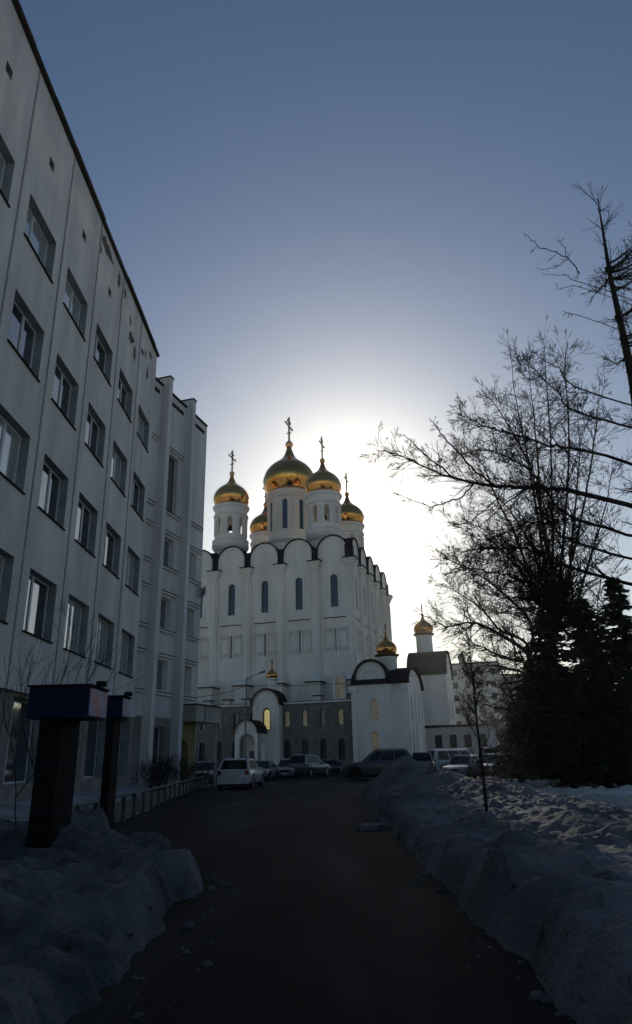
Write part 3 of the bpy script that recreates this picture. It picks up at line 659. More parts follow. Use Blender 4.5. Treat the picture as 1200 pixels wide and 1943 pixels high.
por = empty('entrance_portal', cpos(-7.75, -15.2), -AC, 'white arched entrance portal with mosaic icon niche and tiny golden cupola', 'portal')
PF = lambda u, z, d: (u, d, z)
mb = MB(); mb.wall(arch(0, 3.5, 0, 9.75, 16), [arch(.05, 1.15, 4.9, 7.6, 10)], PF, .35); mb.build('gable_wall', M['white'], por)
mb = MB(); mb.prism(arch(0, 3.46, 0, 9.72, 16), PF, .36, 2.4); mb.build('body', M['white'], por)
mb = MB(); mb.strip(archline(0, 3.52, 7.9, 9.77, 16), archline(0, 3.9, 7.9, 9.95, 16), PF, -.25, 2.6); mb.build('gable_roof', M['roofmetal'], por, smooth=True)
mb = MB(); mb.strip(archline(0, 3.3, 7.9, 9.66, 16), archline(0, 3.56, 7.9, 9.79, 16), PF, -.27, -.251); mb.build('gable_edge', M['trim'], por, smooth=True)
mb = MB(); mb.strip(archline(0, 2.3, 4.4, 8.75, 12), archline(0, 2.6, 4.4, 8.9, 12), PF, -.1, .003); mb.build('inner_moulding', M['white'], por)
mb = MB(); mb.prism(arch(.05, 1.14, 4.9, 7.6, 10), PF, .31, .33); mb.build('niche', M['framedark'], por)
mb = MB(); mb.prism(arch(.05, .7, 5.05, 7.4, 10), PF, .25, .29); mb.build('icon', M['glowpaint'], por, label='golden icon in the niche, caught daylight painted in as glow')
# porch in front
mb = MB(); mb.wall(arch(-1.25, 2.9, 0, 6.0, 14), [arch(-1.2, 2.0, 0.02, 4.5, 12)], lambda u, z, d: (u, d - 3.2, z), .5, back=True); mb.build('porch_arch', M['white'], por)
mb = MB(); mb.strip(archline(-1.25, 2.92, 4.6, 6.01, 14), archline(-1.25, 3.2, 4.6, 6.15, 14), PF, -3.45, -.26); mb.build('porch_roof', M['roofmetal'], por, smooth=True)
mb = MB(); mb.strip(archline(-1.25, 2.8, 4.6, 5.95, 14), archline(-1.25, 2.96, 4.6, 6.03, 14), PF, -3.47, -3.451); mb.build('porch_edge', M['trim'], por, smooth=True)
mb = MB(); mb.prism(archline(-1.25, 2.9, 0, 6.0, 14), lambda u, z, d: (u, d, z), -.4, -.02); mb.build('porch_back', M['white'], por)
mb = MB(); mb.wall([(-3.1 + .0, 0), (-.3, 0), (-.3, 4.9), (-3.1, 4.9)], [arch(-1.7, 1.5, .02, 3.9, 10)], lambda u, z, d: (.2 - d, u, z), .4, back=True); mb.build('porch_side', M['white'], por)
mb = MB(); mb.box(-2.0, -.5, -.42, -.405, .1, 2.6); mb.build('door', M['framedark'], por)
mb = MB(); mb.lathe([(.16, 0), (.16, .3), (.11, .4), (.11, 3.2), (.17, 3.3), (.17, 3.5)], -1.9, -1.4, 0, 10); mb.build('column', M['white'], por, smooth=True)
mb = MB(); mb.box(-3.2, .8, -4.6, -3.72, 0, .3); mb.build('steps', M['plinth'], por)
mb = MB(); mb.lathe([(.62, 9.4), (.62, 11.0), (.8, 11.1), (.8, 11.25), (.5, 11.3)], .2, 1.6, 0, 20); mb.build('small_drum', M['white'], por, smooth=True)
dome(por, .2, 1.6, 11.25, .78, 1.0, .7, .2)

ch = empty('side_chapel', cpos(2.95, -14.4), -AC, 'white side chapel with arched gable and golden cupola right of the cathedral front', 'chapel')
W1, D1 = 6.75, 11.6
HF1 = lambda u, z, d: (u, d, z)
zc_ = 9.8
body = [(0, 0), (W1, 0), (W1, zc_), (4.35, zc_)] + [(2.5 + 1.85 * math.cos(math.pi * t / 14), zc_ + .95 + 1.8 * math.sin(math.pi * t / 14)) for t in range(15)] + [(.65, zc_), (0, zc_)]
holes = [arch(2.78, .85, 5.65, 8.1, 8), arch(2.7, .8, 1.9, 4.45, 8)]
mb = MB(); mb.wall(body, holes, HF1, .4); mb.build('front_wall', M['white'], ch)
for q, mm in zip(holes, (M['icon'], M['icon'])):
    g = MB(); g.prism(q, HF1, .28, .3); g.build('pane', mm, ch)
for q in holes:
    pass
for c_, w_, z0_, z1_ in ((2.78, .85, 5.65, 8.1), (2.7, .8, 1.9, 4.45)):
    s = MB(); s.strip(archline(c_, w_ + .25, z0_, z1_ + .12, 8), archline(c_, w_ + .55, z0_, z1_ + .27, 8), HF1, -.08, .003); s.build('window_surround', M['white'], ch)
s = MB(); s.strip(archline(2.5, 1.3, 10.5, 11.45, 10), archline(2.5, 1.6, 10.5, 11.6, 10), HF1, -.1, .003); s.build('blind_arch', M['relief'], ch)
for u in (.3, 4.55, W1 - .3):
    s = MB(); s.box(u - .3, u + .3, -.14, .002, 0, 9.5); s.box(u - .45, u + .45, -.3, -.141, 9.0, 9.75); s.build('pilaster', M['white'], ch)
mb = MB(); c5 = 2.5
ol = lambda r, dz: [(c5 + r * math.cos(math.pi * t / 14), zc_ + .95 + dz + (r - .05) * math.sin(math.pi * t / 14)) for t in range(15)]
mb.strip([(c5 + 1.87, zc_ + .02)] + ol(1.87, 0) + [(c5 - 1.87, zc_ + .02)], [(c5 + 2.1, zc_ + .02)] + ol(2.1, .02) + [(c5 - 2.1, zc_ + .02)], HF1, -.3, D1 * .5); mb.build('gable_roof', M['roofmetal'], ch, smooth=True)
mb = MB(); mb.strip([(c5 + 1.82, zc_ + .02)] + ol(1.82, 0) + [(c5 - 1.82, zc_ + .02)], [(c5 + 1.9, zc_ + .02)] + ol(1.9, .01) + [(c5 - 1.9, zc_ + .02)], HF1, -.315, -.301); mb.build('gable_edge', M['roofmetal'], ch, smooth=True)
mb = MB(); mb.box(-.45, .55, -.5, .3, zc_ + .01, zc_ + .12); mb.box(4.45, W1 + .4, -.5, .3, zc_ + .01, zc_ + .12); mb.build('eaves', M['roofmetal'], ch)
# right side wall under its own arch
HS = lambda u, z, d: (W1 - d, u, z)
rs = D1 / 2
side = [(0, 0), (D1, 0), (D1, zc_)] + [(rs + (rs) * math.cos(math.pi * t / 18), zc_ + 2.1 * math.sin(math.pi * t / 18)) for t in range(1, 18)] + [(0, zc_)]
holes2 = [arch(3.0, .8, 5.5, 8.5, 8), arch(3.0, .8, 2.2, 4.6, 8), arch(8.4, .8, 5.5, 8.5, 8)]
mb = MB(); mb.wall(side, holes2, HS, .4); mb.build('side_wall', M['white'], ch)
for q in holes2:
    g = MB(); g.prism(q, HS, .28, .3); g.build('pane', M['churchglass'], ch)
for u in (.4, 5.8, D1 - .4):
    s = MB(); s.box(W1 - .002, W1 + .14, u - .35, u + .35, 0, 9.5); s.build('pilaster', M['white'], ch)
arcl = lambda k, dz: [(rs + (rs + k) * math.cos(math.pi * t / 18), zc_ + dz + (2.1 + k) * math.sin(math.pi * t / 18)) for t in range(19)]
mb = MB(); mb.strip(arcl(0.01, .01), arcl(.24, .02), HS, -.35, W1); mb.build('barrel_roof', M['roofmetal'], ch, smooth=True)
mb = MB(); mb.box(.4, W1 - .45, .45, D1, 0, 9.7); mb.build('core', M['white'], ch)
dr = empty('drum', (4.05, 2.9, 0)); dr.parent = ch
mb = MB(); mb.lathe([(1.22, 10.5), (1.22, 13.0), (1.3, 13.1), (1.3, 13.3)], 0, 0, 0, 28); mb.build('drum_wall', M['white'], dr, smooth=True)
mb = MB(); mb.lathe([(1.25, 13.3), (1.52, 13.45), (1.58, 13.6), (1.1, 13.68)], 0, 0, 0, 28); mb.build('cornice', M['goldrim'], dr, smooth=True)
dome(ch, 4.05, 2.9, 13.65, 1.32, 1.02, .9, .22)

c2p = at(770, 1400, 108); 
ch2 = empty('rear_chapel', (13.9, 109.2, 0), -AC, 'white rear chapel with dark barrel roof and golden cupola on a round drum', 'chapel')
mb = MB(); mb.box(0, 5.6, 0, 9, 0, 13.4); mb.build('body', M['white'], ch2)
HS2 = lambda u, z, d: (5.6 - d, u, z)
a2 = lambda k: [(4.5 + (4.5 + k) * math.cos(math.pi * t / 18), 13.4 + (3.9 + k) * math.sin(math.pi * t / 18)) for t in range(19)]
mb = MB(); mb.prism(a2(0), HS2, 0, 5.6); mb.build('gable_end', M['white'], ch2)
mb = MB(); mb.strip(a2(0.01), a2(.25), HS2, -.3, 5.9); mb.build('barrel_roof', M['roofmetal'], ch2, smooth=True)
for u in (2.2, 6.8):
    g = MB(); g.prism(arch(u, .9, 7, 10, 8), HS2, -.02, .01); g.build('pane', M['churchglass'], ch2)
for u in (0.35, 4.5, 8.6):
    s = MB(); s.box(5.598, 5.75, u - .3, u + .3, 0, 13.2); s.build('pilaster', M['white'], ch2)
dr = empty('drum', (2.2, 4.2, 0)); dr.parent = ch2
mb = MB(); mb.lathe([(1.32, 16.5), (1.32, 20.0), (1.42, 20.1)], 0, 0, 0, 28); mb.build('drum_wall', M['white'], dr, smooth=True)
mb = MB(); mb.lathe([(1.35, 20.05), (1.7, 20.3), (1.75, 20.45), (1.2, 20.5)], 0, 0, 0, 28); mb.build('cornice', M['goldrim'], dr, smooth=True)
dome(ch2, 2.2, 4.2, 20.45, 1.6, 1.0, 1.5, .35)

ax = empty('church_annex', (14.6, 100.5, 0), -AC, 'low grey annex with three dark windows beside the rear chapel', 'annex')
mb = MB(); hh = [rect(1.2 + 2.0 * i, 2.2 + 2.0 * i, 2.6, 4.3) for i in range(4)]
mb.wall(rect(0, 9.2, 0, 5.3), hh, HF1, .3); mb.build('front_wall', M['farwall'], ax)
for q in hh:
    g = MB(); g.prism(q, HF1, .2, .22); g.build('pane', M['lowglass'], ax)
mb = MB(); mb.box(0, 9.2, .35, 6, 0, 5.2); mb.build('core', M['farwall2'], ax)
mb = MB(); mb.box(-.3, 9.5, -.3, 6.3, 5.303, 5.6, .2); mb.build('roof', M['roofmetal'], ax)

# ------------------------------------------------------------------ far buildings on the right
def block(name, label, x, y, rz, w_, d_, h_, cols, rows, z0, mt, parapet=True, gap=3.0, turret=False, cat='building'):
    b = empty(name, (x, y, 0), rz, label, cat)
    holes = []
    pw = w_ / cols
    for i in range(cols):
        for j in range(rows):
            holes.append(rect(pw * (i + .5) - .65, pw * (i + .5) + .65, z0 + gap * j, z0 + gap * j + 1.6))
    mb = MB(); mb.wall(rect(0, w_, 0, h_), holes, HF1, .25); mb.build('wall', mt, b)
    fr = MB()
    for q in holes:
        g = MB(); g.prism(q, HF1, .18, .2); g.build('window', M['lowglass'], b)
    mb = MB(); mb.box(0, w_, .3, d_, 0, h_ - .05); mb.build('core', mt, b)
    mb = MB(); mb.box(-.3, w_ + .3, -.35, d_ + .3, h_ + .003, h_ + .45, .12); mb.build('roof', M['roofmetal'], b)
    if turret:
        mb = MB(); mb.lathe([(.9, 0), (.9, 1.6), (1.15, 1.8), (.9, 2.6), (.25, 3.2)], w_ * .42, 3, h_ + .3, 12); mb.build('turret', M['farwall2'], b, smooth=True)
        mb = MB(); mb.box(.5, 1.9, 2, 4, h_ + .4, h_ + 1.6); mb.build('chimney', M['farwall2'], b)
    return b
block('apartment_building', 'pale five storey apartment house seen between the rear chapel and the bare trees', 32.0, 192, -AC, 16.5, 12, 25.0, 5, 6, 5.5, M['farwall'], gap=3.3, turret=True)
block('brick_house', 'dark lower house behind the bare sapling, right of the pale apartment house', 52.5, 215, -AC * .5, 14, 12, 24.5, 4, 5, 5.0, M['farwall2'], gap=3.4)
block('long_dark_building', 'long dark low building behind the fir tree', 62.0, 205, -.1, 80, 12, 17.0, 20, 4, 4.0, M['farwall2'], gap=3.2)
block('grey_apartment_building', 'grey apartment block at far right behind the snow field', 48.0, 78, -1.1, 40, 12, 11.0, 12, 3, 3.0, M['farwall2'], gap=3.0)

# ------------------------------------------------------------------ trees
class Tree:
    def __init__(s, seed): s.r = random.Random(seed); s.tw = MB(); s.cones = MB()
    def jit(s, k): return Vector((s.r.gauss(0, k), s.r.gauss(0, k), s.r.gauss(0, k)))
    def twig(s, p, d, ln, r, depth, up=0.1, kids=(3, 6), wob=.07, mb=None, minr=.0035, spread=.75):
        mb = mb or s.tw; r = min(r, max(minr, ln * .016))
        n = max(3, int(ln / .22)) if depth > 0 else 3
        n = min(n, 14)
        pts = [p.copy()]; dd = d.normalized()
        for i in range(n):
            dd = (dd + s.jit(wob) + Vector((0, 0, up * .3))).normalized()
            pts.append(pts[-1] + dd * (ln / n))
        rad = [max(minr, r * (1 - .8 * i / n)) for i in range(n + 1)]
        mb.tube(pts, rad, 3 if r < .02 else 5, cap=False)
        if depth > 0:
            for _ in range(s.r.randint(*kids)):
                t = s.r.uniform(.15, .98); i = min(int(t * n), n - 1); q = pts[i].lerp(pts[i + 1], t * n - i)
                dl = (pts[i + 1] - pts[i]).normalized()
                nd = (dl + (s.jit(1).normalized()) * spread).normalized()
                s.twig(q, nd, ln * s.r.uniform(.35, .8) * (1.25 - t * .95), rad[i] * .6, depth - 1, up, kids, wob, None, minr, spread)
        return pts, rad
    def guided(s, pts3, r0, r1, nk, klen, depth=2, up=.1, kids=(3, 6), minr=.0035, spread=.9):
        P = [Vector(p) for p in pts3]; o = []
        for i in range(len(P) - 1):
            a, b, c, d = P[max(i - 1, 0)], P[i], P[i + 1], P[min(i + 2, len(P) - 1)]
            for k in range(5):
                t = k / 5
                o.append(.5 * ((2 * b) + (-a + c) * t + (2 * a - 5 * b + 4 * c - d) * t * t + (-a + 3 * b - 3 * c + d) * t ** 3) + s.jit(.012))
        o.append(P[-1]); n = len(o)
        rad = [r0 + (r1 - r0) * i / (n - 1) for i in range(n)]
        mb = MB(); mb.tube(o, rad, 7, cap=True)
        for _ in range(nk):
            t = s.r.uniform(.08, .99); f = t * (n - 1); i = min(int(f), n - 2); q = o[i].lerp(o[i + 1], f - i)
            dl = (o[i + 1] - o[i]).normalized()
            nd = (dl * .8 + s.jit(1).normalized() * spread + Vector((0, 0, up))).normalized()
            s.twig(q, nd, klen * s.r.uniform(.4, 1.1) * (1.1 - .55 * t), rad[i] * .5, depth, up, kids, .09, None, minr)
        return mb, o

def put_tree(t, name, trunk_mb, branches, label, cat='tree', group=None, cones=False, base=(0, 0, 0)):
    root = empty(name, base, 0, label, cat, group)
    B = Vector(base)
    def sh(mb): mb.v = [(x - B.x, y - B.y, z - B.z) for x, y, z in mb.v]; return mb
    sh(trunk_mb).build('trunk', M['bark'], root, smooth=True)
    for b in branches: sh(b).build('branch', M['bark'], root, smooth=True)
    if t.tw.v:
        o = sh(t.tw).build('crown', M['twig'], root, fixn=False); o['kind'] = 'stuff'
    if cones and t.cones.v:
        o = sh(t.cones).build('cones', M['twig'], root, fixn=False); o['kind'] = 'stuff'
    return root

# big larch, trunk just right of the path
T = Tree(7); Yl = 12.0
g = lambda pts, y=Yl, dy=0: [at(u, v, y + dy * i / (len(pts) - 1)) for i, (u, v) in enumerate(pts)]
tx = at(1250, 1000, Yl).x
tr = MB(); tr.tube([(tx + .05, Yl, -.1), (tx + .0, Yl, .5), (tx - .02, Yl, 3), (tx, Yl, 6), (tx + .08, Yl, 8.5), (tx + .05, Yl, 11), (tx + .12, Yl, 13)], [.24, .18, .15, .115, .085, .045, .01], 12)
brs = []
GB = [
    ([(1246, 974), (1088, 932), (1040, 928), (990, 926), (930, 921), (870, 910), (815, 890), (765, 866), (714, 853)], .05, .006, 40, .75, 0),
    ([(935, 921), (895, 885), (850, 838), (830, 812), (816, 793)], .024, .007, 12, .3, 0),
    ([(862, 908), (830, 880), (800, 856), (785, 840), (766, 824)], .02, .006, 10, .3, 0),
    ([(900, 916), (870, 945), (825, 958), (790, 952), (747, 932)], .018, .004, 12, .3, 0),
    ([(960, 925), (925, 965), (880, 995), (850, 985), (838, 950)], .012, .004, 14, .35, 0),
    ([(1000, 926), (955, 960), (905, 1000), (868, 1000)], .012, .004, 14, .35, 0),
    ([(1241, 892), (1090, 850), (1040, 845), (985, 826), (930, 812), (895, 795), (868, 785)], .032, .005, 34, .7, 1.0),
    ([(1250, 1027), (1090, 985), (1040, 935), (1000, 890), (960, 865), (925, 855), (880, 862)], .03, .005, 34, .7, -1.0),
    ([(1237, 822), (1092, 780), (1060, 745), (1010, 700), (985, 690)], .024, .005, 26, .6, 1.2),
    ([(1235, 777), (1092, 735), (1060, 700), (1030, 682), (1003, 659)], .018, .005, 14, .4, -.5),
    ([(1099, 518), (1094, 510), (1076, 490), (1050, 478), (1026, 470), (1010, 457), (994, 442)], .014, .005, 6, .28, -1.5),
    ([(1076, 491), (1060, 506), (1040, 510), (1018, 509)], .007, .004, 2, .2, -1.5),
    ([(1076, 490), (1070, 470), (1062, 458), (1057, 452)], .007, .004, 2, .15, -1.5),
    ([(1223, 577), (1100, 535), (1078, 523), (1055, 522), (1028, 519)], .009, .004, 4, .25, -1),
    ([(1226, 642), (1100, 600), (1078, 594), (1070, 591)], .009, .004, 3, .25, -1),
    ([(1223, 587), (1100, 545), (1078, 545), (1055, 550)], .008, .004, 4, .25, -1),
    ([(1254, 1122), (1090, 1080), (1040, 1062), (990, 1040), (940, 1040), (890, 1045), (842, 1060)], .034, .005, 40, .75, .8),
    ([(1259, 1202), (1090, 1160), (1050, 1130), (1000, 1105), (955, 1090), (905, 1082), (870, 1070)], .034, .005, 40, .75, -.8),
    ([(1262, 1252), (1092, 1210), (1050, 1165), (1010, 1140), (960, 1135), (920, 1125)], .03, .005, 36, .7, 1.4),
    ([(1251, 1072), (1092, 1030), (1050, 1000), (1010, 990), (960, 1010), (915, 1030)], .026, .005, 34, .7, -1.6),
]
for pts, r0, r1, nk, kl, dy in GB:
    if nk > 20: nk = int(nk * 3.1); kl *= 1.25
    b, o = T.guided(g(pts, Yl, dy), r0, r1, nk, kl, 1 if nk < 10 else 2, .03, (2, 5), .0035)
    brs.append(b)
    for _ in range(min(nk // 3, 14)):                  # little cones and spurs
        q = T.r.choice(o) + T.jit(.03); rr = T.r.uniform(.010, .017)
        T.cones.lathe([(.002, -rr * 1.3), (rr, -rr * .4), (rr * .8, rr * .5), (.002, rr * 1.4)], q.x, q.y, q.z, 5)
for k in range(64):                            # limbs towards the other sides
    z = T.r.uniform(3.2, 11.2); a = T.r.uniform(-1.5, 1.6); ln = T.r.uniform(1.2, 2.6) * (1.15 - z / 15)
    d = Vector((math.cos(a), math.sin(a), .25)); p = Vector((tx, Yl, z))
    b, o = T.guided([p, p + d * ln * .5, p + d * ln + Vector((0, 0, .2))], .03, .005, 16, .6, 1, .1, (3, 5), .004)
    brs.append(b)
for k in range(14):                            # whips at the leader
    T.twig(Vector((tx + .08, Yl, T.r.uniform(11.2, 12.9))), Vector((T.r.uniform(-1, 1), T.r.uniform(-1, 1), T.r.uniform(.5, 1.4))), T.r.uniform(.5, 1.0), .012, 1, .1, (3, 6))
put_tree(T, 'larch_tree', tr, brs, 'large bare larch at right, long cone-studded branch reaching out over the road', cones=True, base=(tx, Yl, 0))

# finer bare tree behind, with upright stems
def spread_tree(seed, name, base, stems, label, nk, kl, minr, r0=.06):
    T = Tree(seed); brs = []
    tb = MB(); f = Vector(stems[0][0][0] if False else base)
    first = stems[0]
    fork = Vector((base[0], base[1], max(.8, min(s[0].z for s in stems) - .3)))
    tb.tube([Vector(base) - Vector((0, 0, .1)), Vector(base) + Vector((0, 0, .4)), fork], [r0 * 2.0, r0 * 1.7, r0 * 1.5], 9)
    for s_ in stems:
        b, o = T.guided([fork] + list(s_), r0, .008, nk, kl, 2, .10, (3, 5), minr)
        brs.append(b)
    return put_tree(T, name, tb, brs, label, base=base)
Y2 = 31.0
gg = lambda pts, y=Y2: [at(u, v, y) for u, v in pts]
spread_tree(21, 'bare_tree', (at(1060, 1300, Y2).x, Y2, 0), [
    gg([(1045, 1150), (1020, 980), (1000, 860), (980, 760), (968, 662)]),
    gg([(1050, 1150), (1048, 980), (1045, 840), (1038, 730), (1032, 640)], 31.6),
    gg([(1060, 1120), (1075, 960), (1080, 820), (1072, 700), (1078, 650)], 30.4),
    gg([(1030, 1160), (980, 1020), (940, 940), (915, 880), (885, 850)], 32),
    gg([(1070, 1120), (1110, 950), (1130, 820), (1140, 720)], 31),
    gg([(1040, 1180), (985, 1080), (925, 1020), (880, 985)], 30),
    gg([(1050, 1100), (1010, 900), (960, 800), (930, 755)], 31.3),
    gg([(1060, 1140), (1030, 1000), (1020, 860), (1010, 760), (1002, 690)], 30.2),
    gg([(1075, 1140), (1090, 980), (1100, 860), (1095, 760)], 31.6),
    gg([(1055, 1160), (1010, 1040), (960, 960), (920, 930)], 30.4),
    gg([(1065, 1180), (1030, 1110), (975, 1060), (930, 1065)], 30.8),
    gg([(1080, 1180), (1120, 1060), (1150, 960), (1165, 860)], 31.0),
], 'bushy bare tree with upright stems rising behind the larch branches', 64, 2.4, .007, .09)
Y3 = 33.0
spread_tree(33, 'bare_tree', (at(1015, 1420, Y3).x, Y3, 0), [
    gg([(1000, 1222), (950, 1196), (914, 1156), (870, 1125), (826, 1105)], Y3),
    gg([(1000, 1240), (920, 1188), (886, 1182), (852, 1189), (822, 1180)], 27.5),
    gg([(1010, 1190), (960, 1130), (900, 1085), (850, 1060)], 32.5),
    gg([(1000, 1260), (950, 1245), (905, 1225), (880, 1240)], 32),
    gg([(1005, 1280), (950, 1265), (915, 1265), (890, 1280)], 34),
    gg([(1030, 1180), (1000, 1100), (960, 1040), (935, 1010)], 34),
], 'low spreading bare tree leaning left from behind the dark fir', 60, 1.9, .007, .09)
Y4 = 31.0
spread_tree(44, 'bare_tree', (at(985, 1440, Y4).x, Y4, 0), [
    gg([(975, 1330), (950, 1270), (935, 1225), (925, 1170)], Y4),
    gg([(975, 1330), (940, 1300), (905, 1285), (880, 1250)], Y4),
    gg([(985, 1320), (980, 1260), (975, 1210), (970, 1150)], Y4),
    gg([(970, 1350), (930, 1340), (900, 1330), (885, 1345)], Y4),
], 'small twiggy bare tree left of the dark fir, in front of the far houses', 26, 1.3, .006, .05)
# sapling standing in the snow bank
T = Tree(55); Ys = 14.6
sp = [at(930, 1585, Ys), at(925, 1550, Ys), at(917, 1470, Ys), at(906, 1380, Ys), at(900, 1310, Ys), at(893, 1250, Ys), at(885, 1185, Ys)]
tb = MB(); tb.tube(sp, [.042, .038, .03, .024, .018, .012, .005], 7)
brs = []
for k in range(34):
    t = T.r.uniform(1.9, 5.9); i = int(t); p = sp[i].lerp(sp[i + 1], t - i); a = T.r.uniform(0, 6.28)
    d = Vector((math.cos(a) * .7, math.sin(a) * .7, 1.0)).normalized(); ln = T.r.uniform(.35, .8) * (1.25 - t / 7)
    b, o = T.guided([p, p + d * ln * .5 + T.jit(.03), p + d * ln], .010, .005, 8, .3, 0, .2, (2, 4), .004)
    brs.append(b)
put_tree(T, 'sapling', tb, brs, 'slender bare sapling standing in the right snow bank', 'young tree', base=tuple(sp[0]))
# thin bare shrub before the left facade, behind the advertising box
def shrub(seed, base, hgt, n, name, label, sp=.5, group=None):
    T = Tree(seed); st = []
    for k in range(n):
        a = T.r.uniform(0, 6.28); d = Vector((math.cos(a) * sp, math.sin(a) * sp, 1)).normalized()
        T.twig(Vector((T.r.gauss(0, .1), T.r.gauss(0, .1), 0)), d, hgt * T.r.uniform(.6, 1.1), .014, 2, .3, (4, 7), .1, None, .004)
    o = T.tw.build(name, M['twig'], None, loc=base, fixn=False); return tag(o, label, 'shrub', group)
shrub(61, (-5.6, 14.2, .2), 4.4, 4, 'bare_shrub', 'thin tall bare shrub between the advertising boxes and the left facade', .18)
ks = 0
for x, y, hh_, nn, lb in ((-7.6, 33, 1.6, 16, 'dark low shrub behind the fence, nearest to the shop window'), (-8.2, 37.5, 1.8, 18, 'dark bushy shrub at the corner where the two left buildings meet'), (-7.8, 41.5, 1.9, 18, 'dark shrub in front of the finned wing beside the arched doorway'), (-7.4, 45.0, 1.5, 14, 'dark shrub at the far end of the low fence')):
    ks += 1; shrub(70 + ks, (x, y, .15), hh_, nn, 'bare_shrub', lb, .9)

# conifers
def conifer(name, x, y, h_, rbase, zlow, seed, label, dens=1.0, lean=0):
    r = random.Random(seed)
    root = empty(name, (x, y, 0), 0, label, 'fir tree')
    t = MB(); t.tube([(0, 0, -.1), (0.02, 0, h_ * .5), (lean, 0, h_)], [.16, .1, .015], 9); t.build('trunk', M['bark'], root, smooth=True)
    c = MB(); wd = MB()
    z = zlow
    while z < h_ - .1:
        f = 1 - (z - zlow) / (h_ - zlow)
        rad = rbase * (f ** .8) * r.uniform(.8, 1.12) + .12
        nb = int(7 + 5 * f)
        for k in range(nb):
            a = r.uniform(0, 6.283); ln = rad * r.uniform(.65, 1.12)
            dx, dy = math.cos(a), math.sin(a); lift = r.uniform(-.15, .25)
            n = max(3, int(ln / .22)); P = []
            for i in range(n + 1):
                s_ = i / n; P.append(Vector((dx * ln * s_, dy * ln * s_, z + ln * (lift * s_ - .42 * s_ * s_ + .20 * s_ ** 3))))
            wd.tube(P, [.022 * (1 - .8 * i / n) + .003 for i in range(n + 1)], 3, cap=False)
            for i in range(1, n + 1):
                m_ = int(12 * dens)
                for q in range(m_):
                    p = P[i - 1].lerp(P[i], r.random()); side = r.choice((-1, 1))
                    wl = .34 * (1 - .45 * i / n) * r.uniform(.6, 1.2)
                    d2 = (Vector((dx, dy, 0)) * r.uniform(.2, .9) + Vector((-dy, dx, 0)) * side * r.uniform(.3, 1.1) + Vector((0, 0, r.uniform(-.55, .15)))).normalized()
                    e = p + d2 * wl; pr = d2.cross(Vector((r.gauss(0, .5), r.gauss(0, .5), 1))).normalized() * wl * .24
                    mid = p.lerp(e, .5)
                    c.add([p, mid + pr, e, mid - pr], [(0, 1, 2, 3)])
        z += .17
    c.build('crown', M['needles'], root, fixn=False); wd.build('boughs', M['twig'], root, fixn=False)
    return root
conifer('fir_tree', at(1055, 1400, 26).x + .1, 26, 6.5, 2.6, 1.0, 3, 'dark dense fir at the right edge of the snow bank, its trunk showing below', 1.2)
conifer('fir_tree', at(1140, 1400, 25).x, 25.0, 6.9, 2.8, .8, 4, 'tall dark fir furthest right, pushed against its neighbour', 1.1)
conifer('fir_tree', at(1025, 1400, 33).x, 33.0, 5.6, 2.4, .7, 5, 'shorter dark fir left of and behind the main fir', 1.0)
conifer('fir_tree', at(1075, 1400, 33).x, 34.0, 6.4, 3.0, .6, 6, 'dark fir behind the trunk of the main fir', 1.0)
conifer('fir_tree', at(1215, 1400, 28).x, 28.0, 8.4, 3.2, .6, 8, 'broad dark fir at the very right behind the larch trunk', .9)
conifer('fir_tree', at(985, 1420, 46).x, 46.0, 4.6, 2.6, .4, 9, 'low dark fir behind the parked vans', .9)
conifer('fir_tree', at(1015, 1420, 50).x, 50.0, 6.6, 3.4, .4, 10, 'dark fir standing deepest in the group at right', .9)
# far trees under the far houses
for i, (u, y, hh_) in enumerate(((925, 120, 9), (958, 130, 10), (1000, 125, 11), (900, 140, 7))):
    T = Tree(90 + i); b0 = at(u, 1442, y); st = []
    tb = MB(); tb.tube([(b0.x, y, 0), (b0.x, y, hh_ * .4)], [.25, .18], 6)
    for k in range(7):
        a = T.r.uniform(0, 6.28); d = Vector((math.cos(a) * .55, math.sin(a) * .55, 1)).normalized()
        b, o = T.guided([Vector((b0.x, y, hh_ * .3)), Vector((b0.x, y, hh_ * .3)) + d * hh_ * .35, Vector((b0.x, y, hh_ * .3)) + d * hh_ * .7], .12, .03, 14, 2.6, 2, .2, (3, 5), .025)
        st.append(b)
    put_tree(T, 'bare_tree', tb, st, ['dim bare tree in front of the brick house', 'dim bare tree before the long dark building, left of the firs', 'tall dim bare tree seen past the fir crowns', 'small bare tree beside the church annex'][i], base=(b0.x, y, 0))

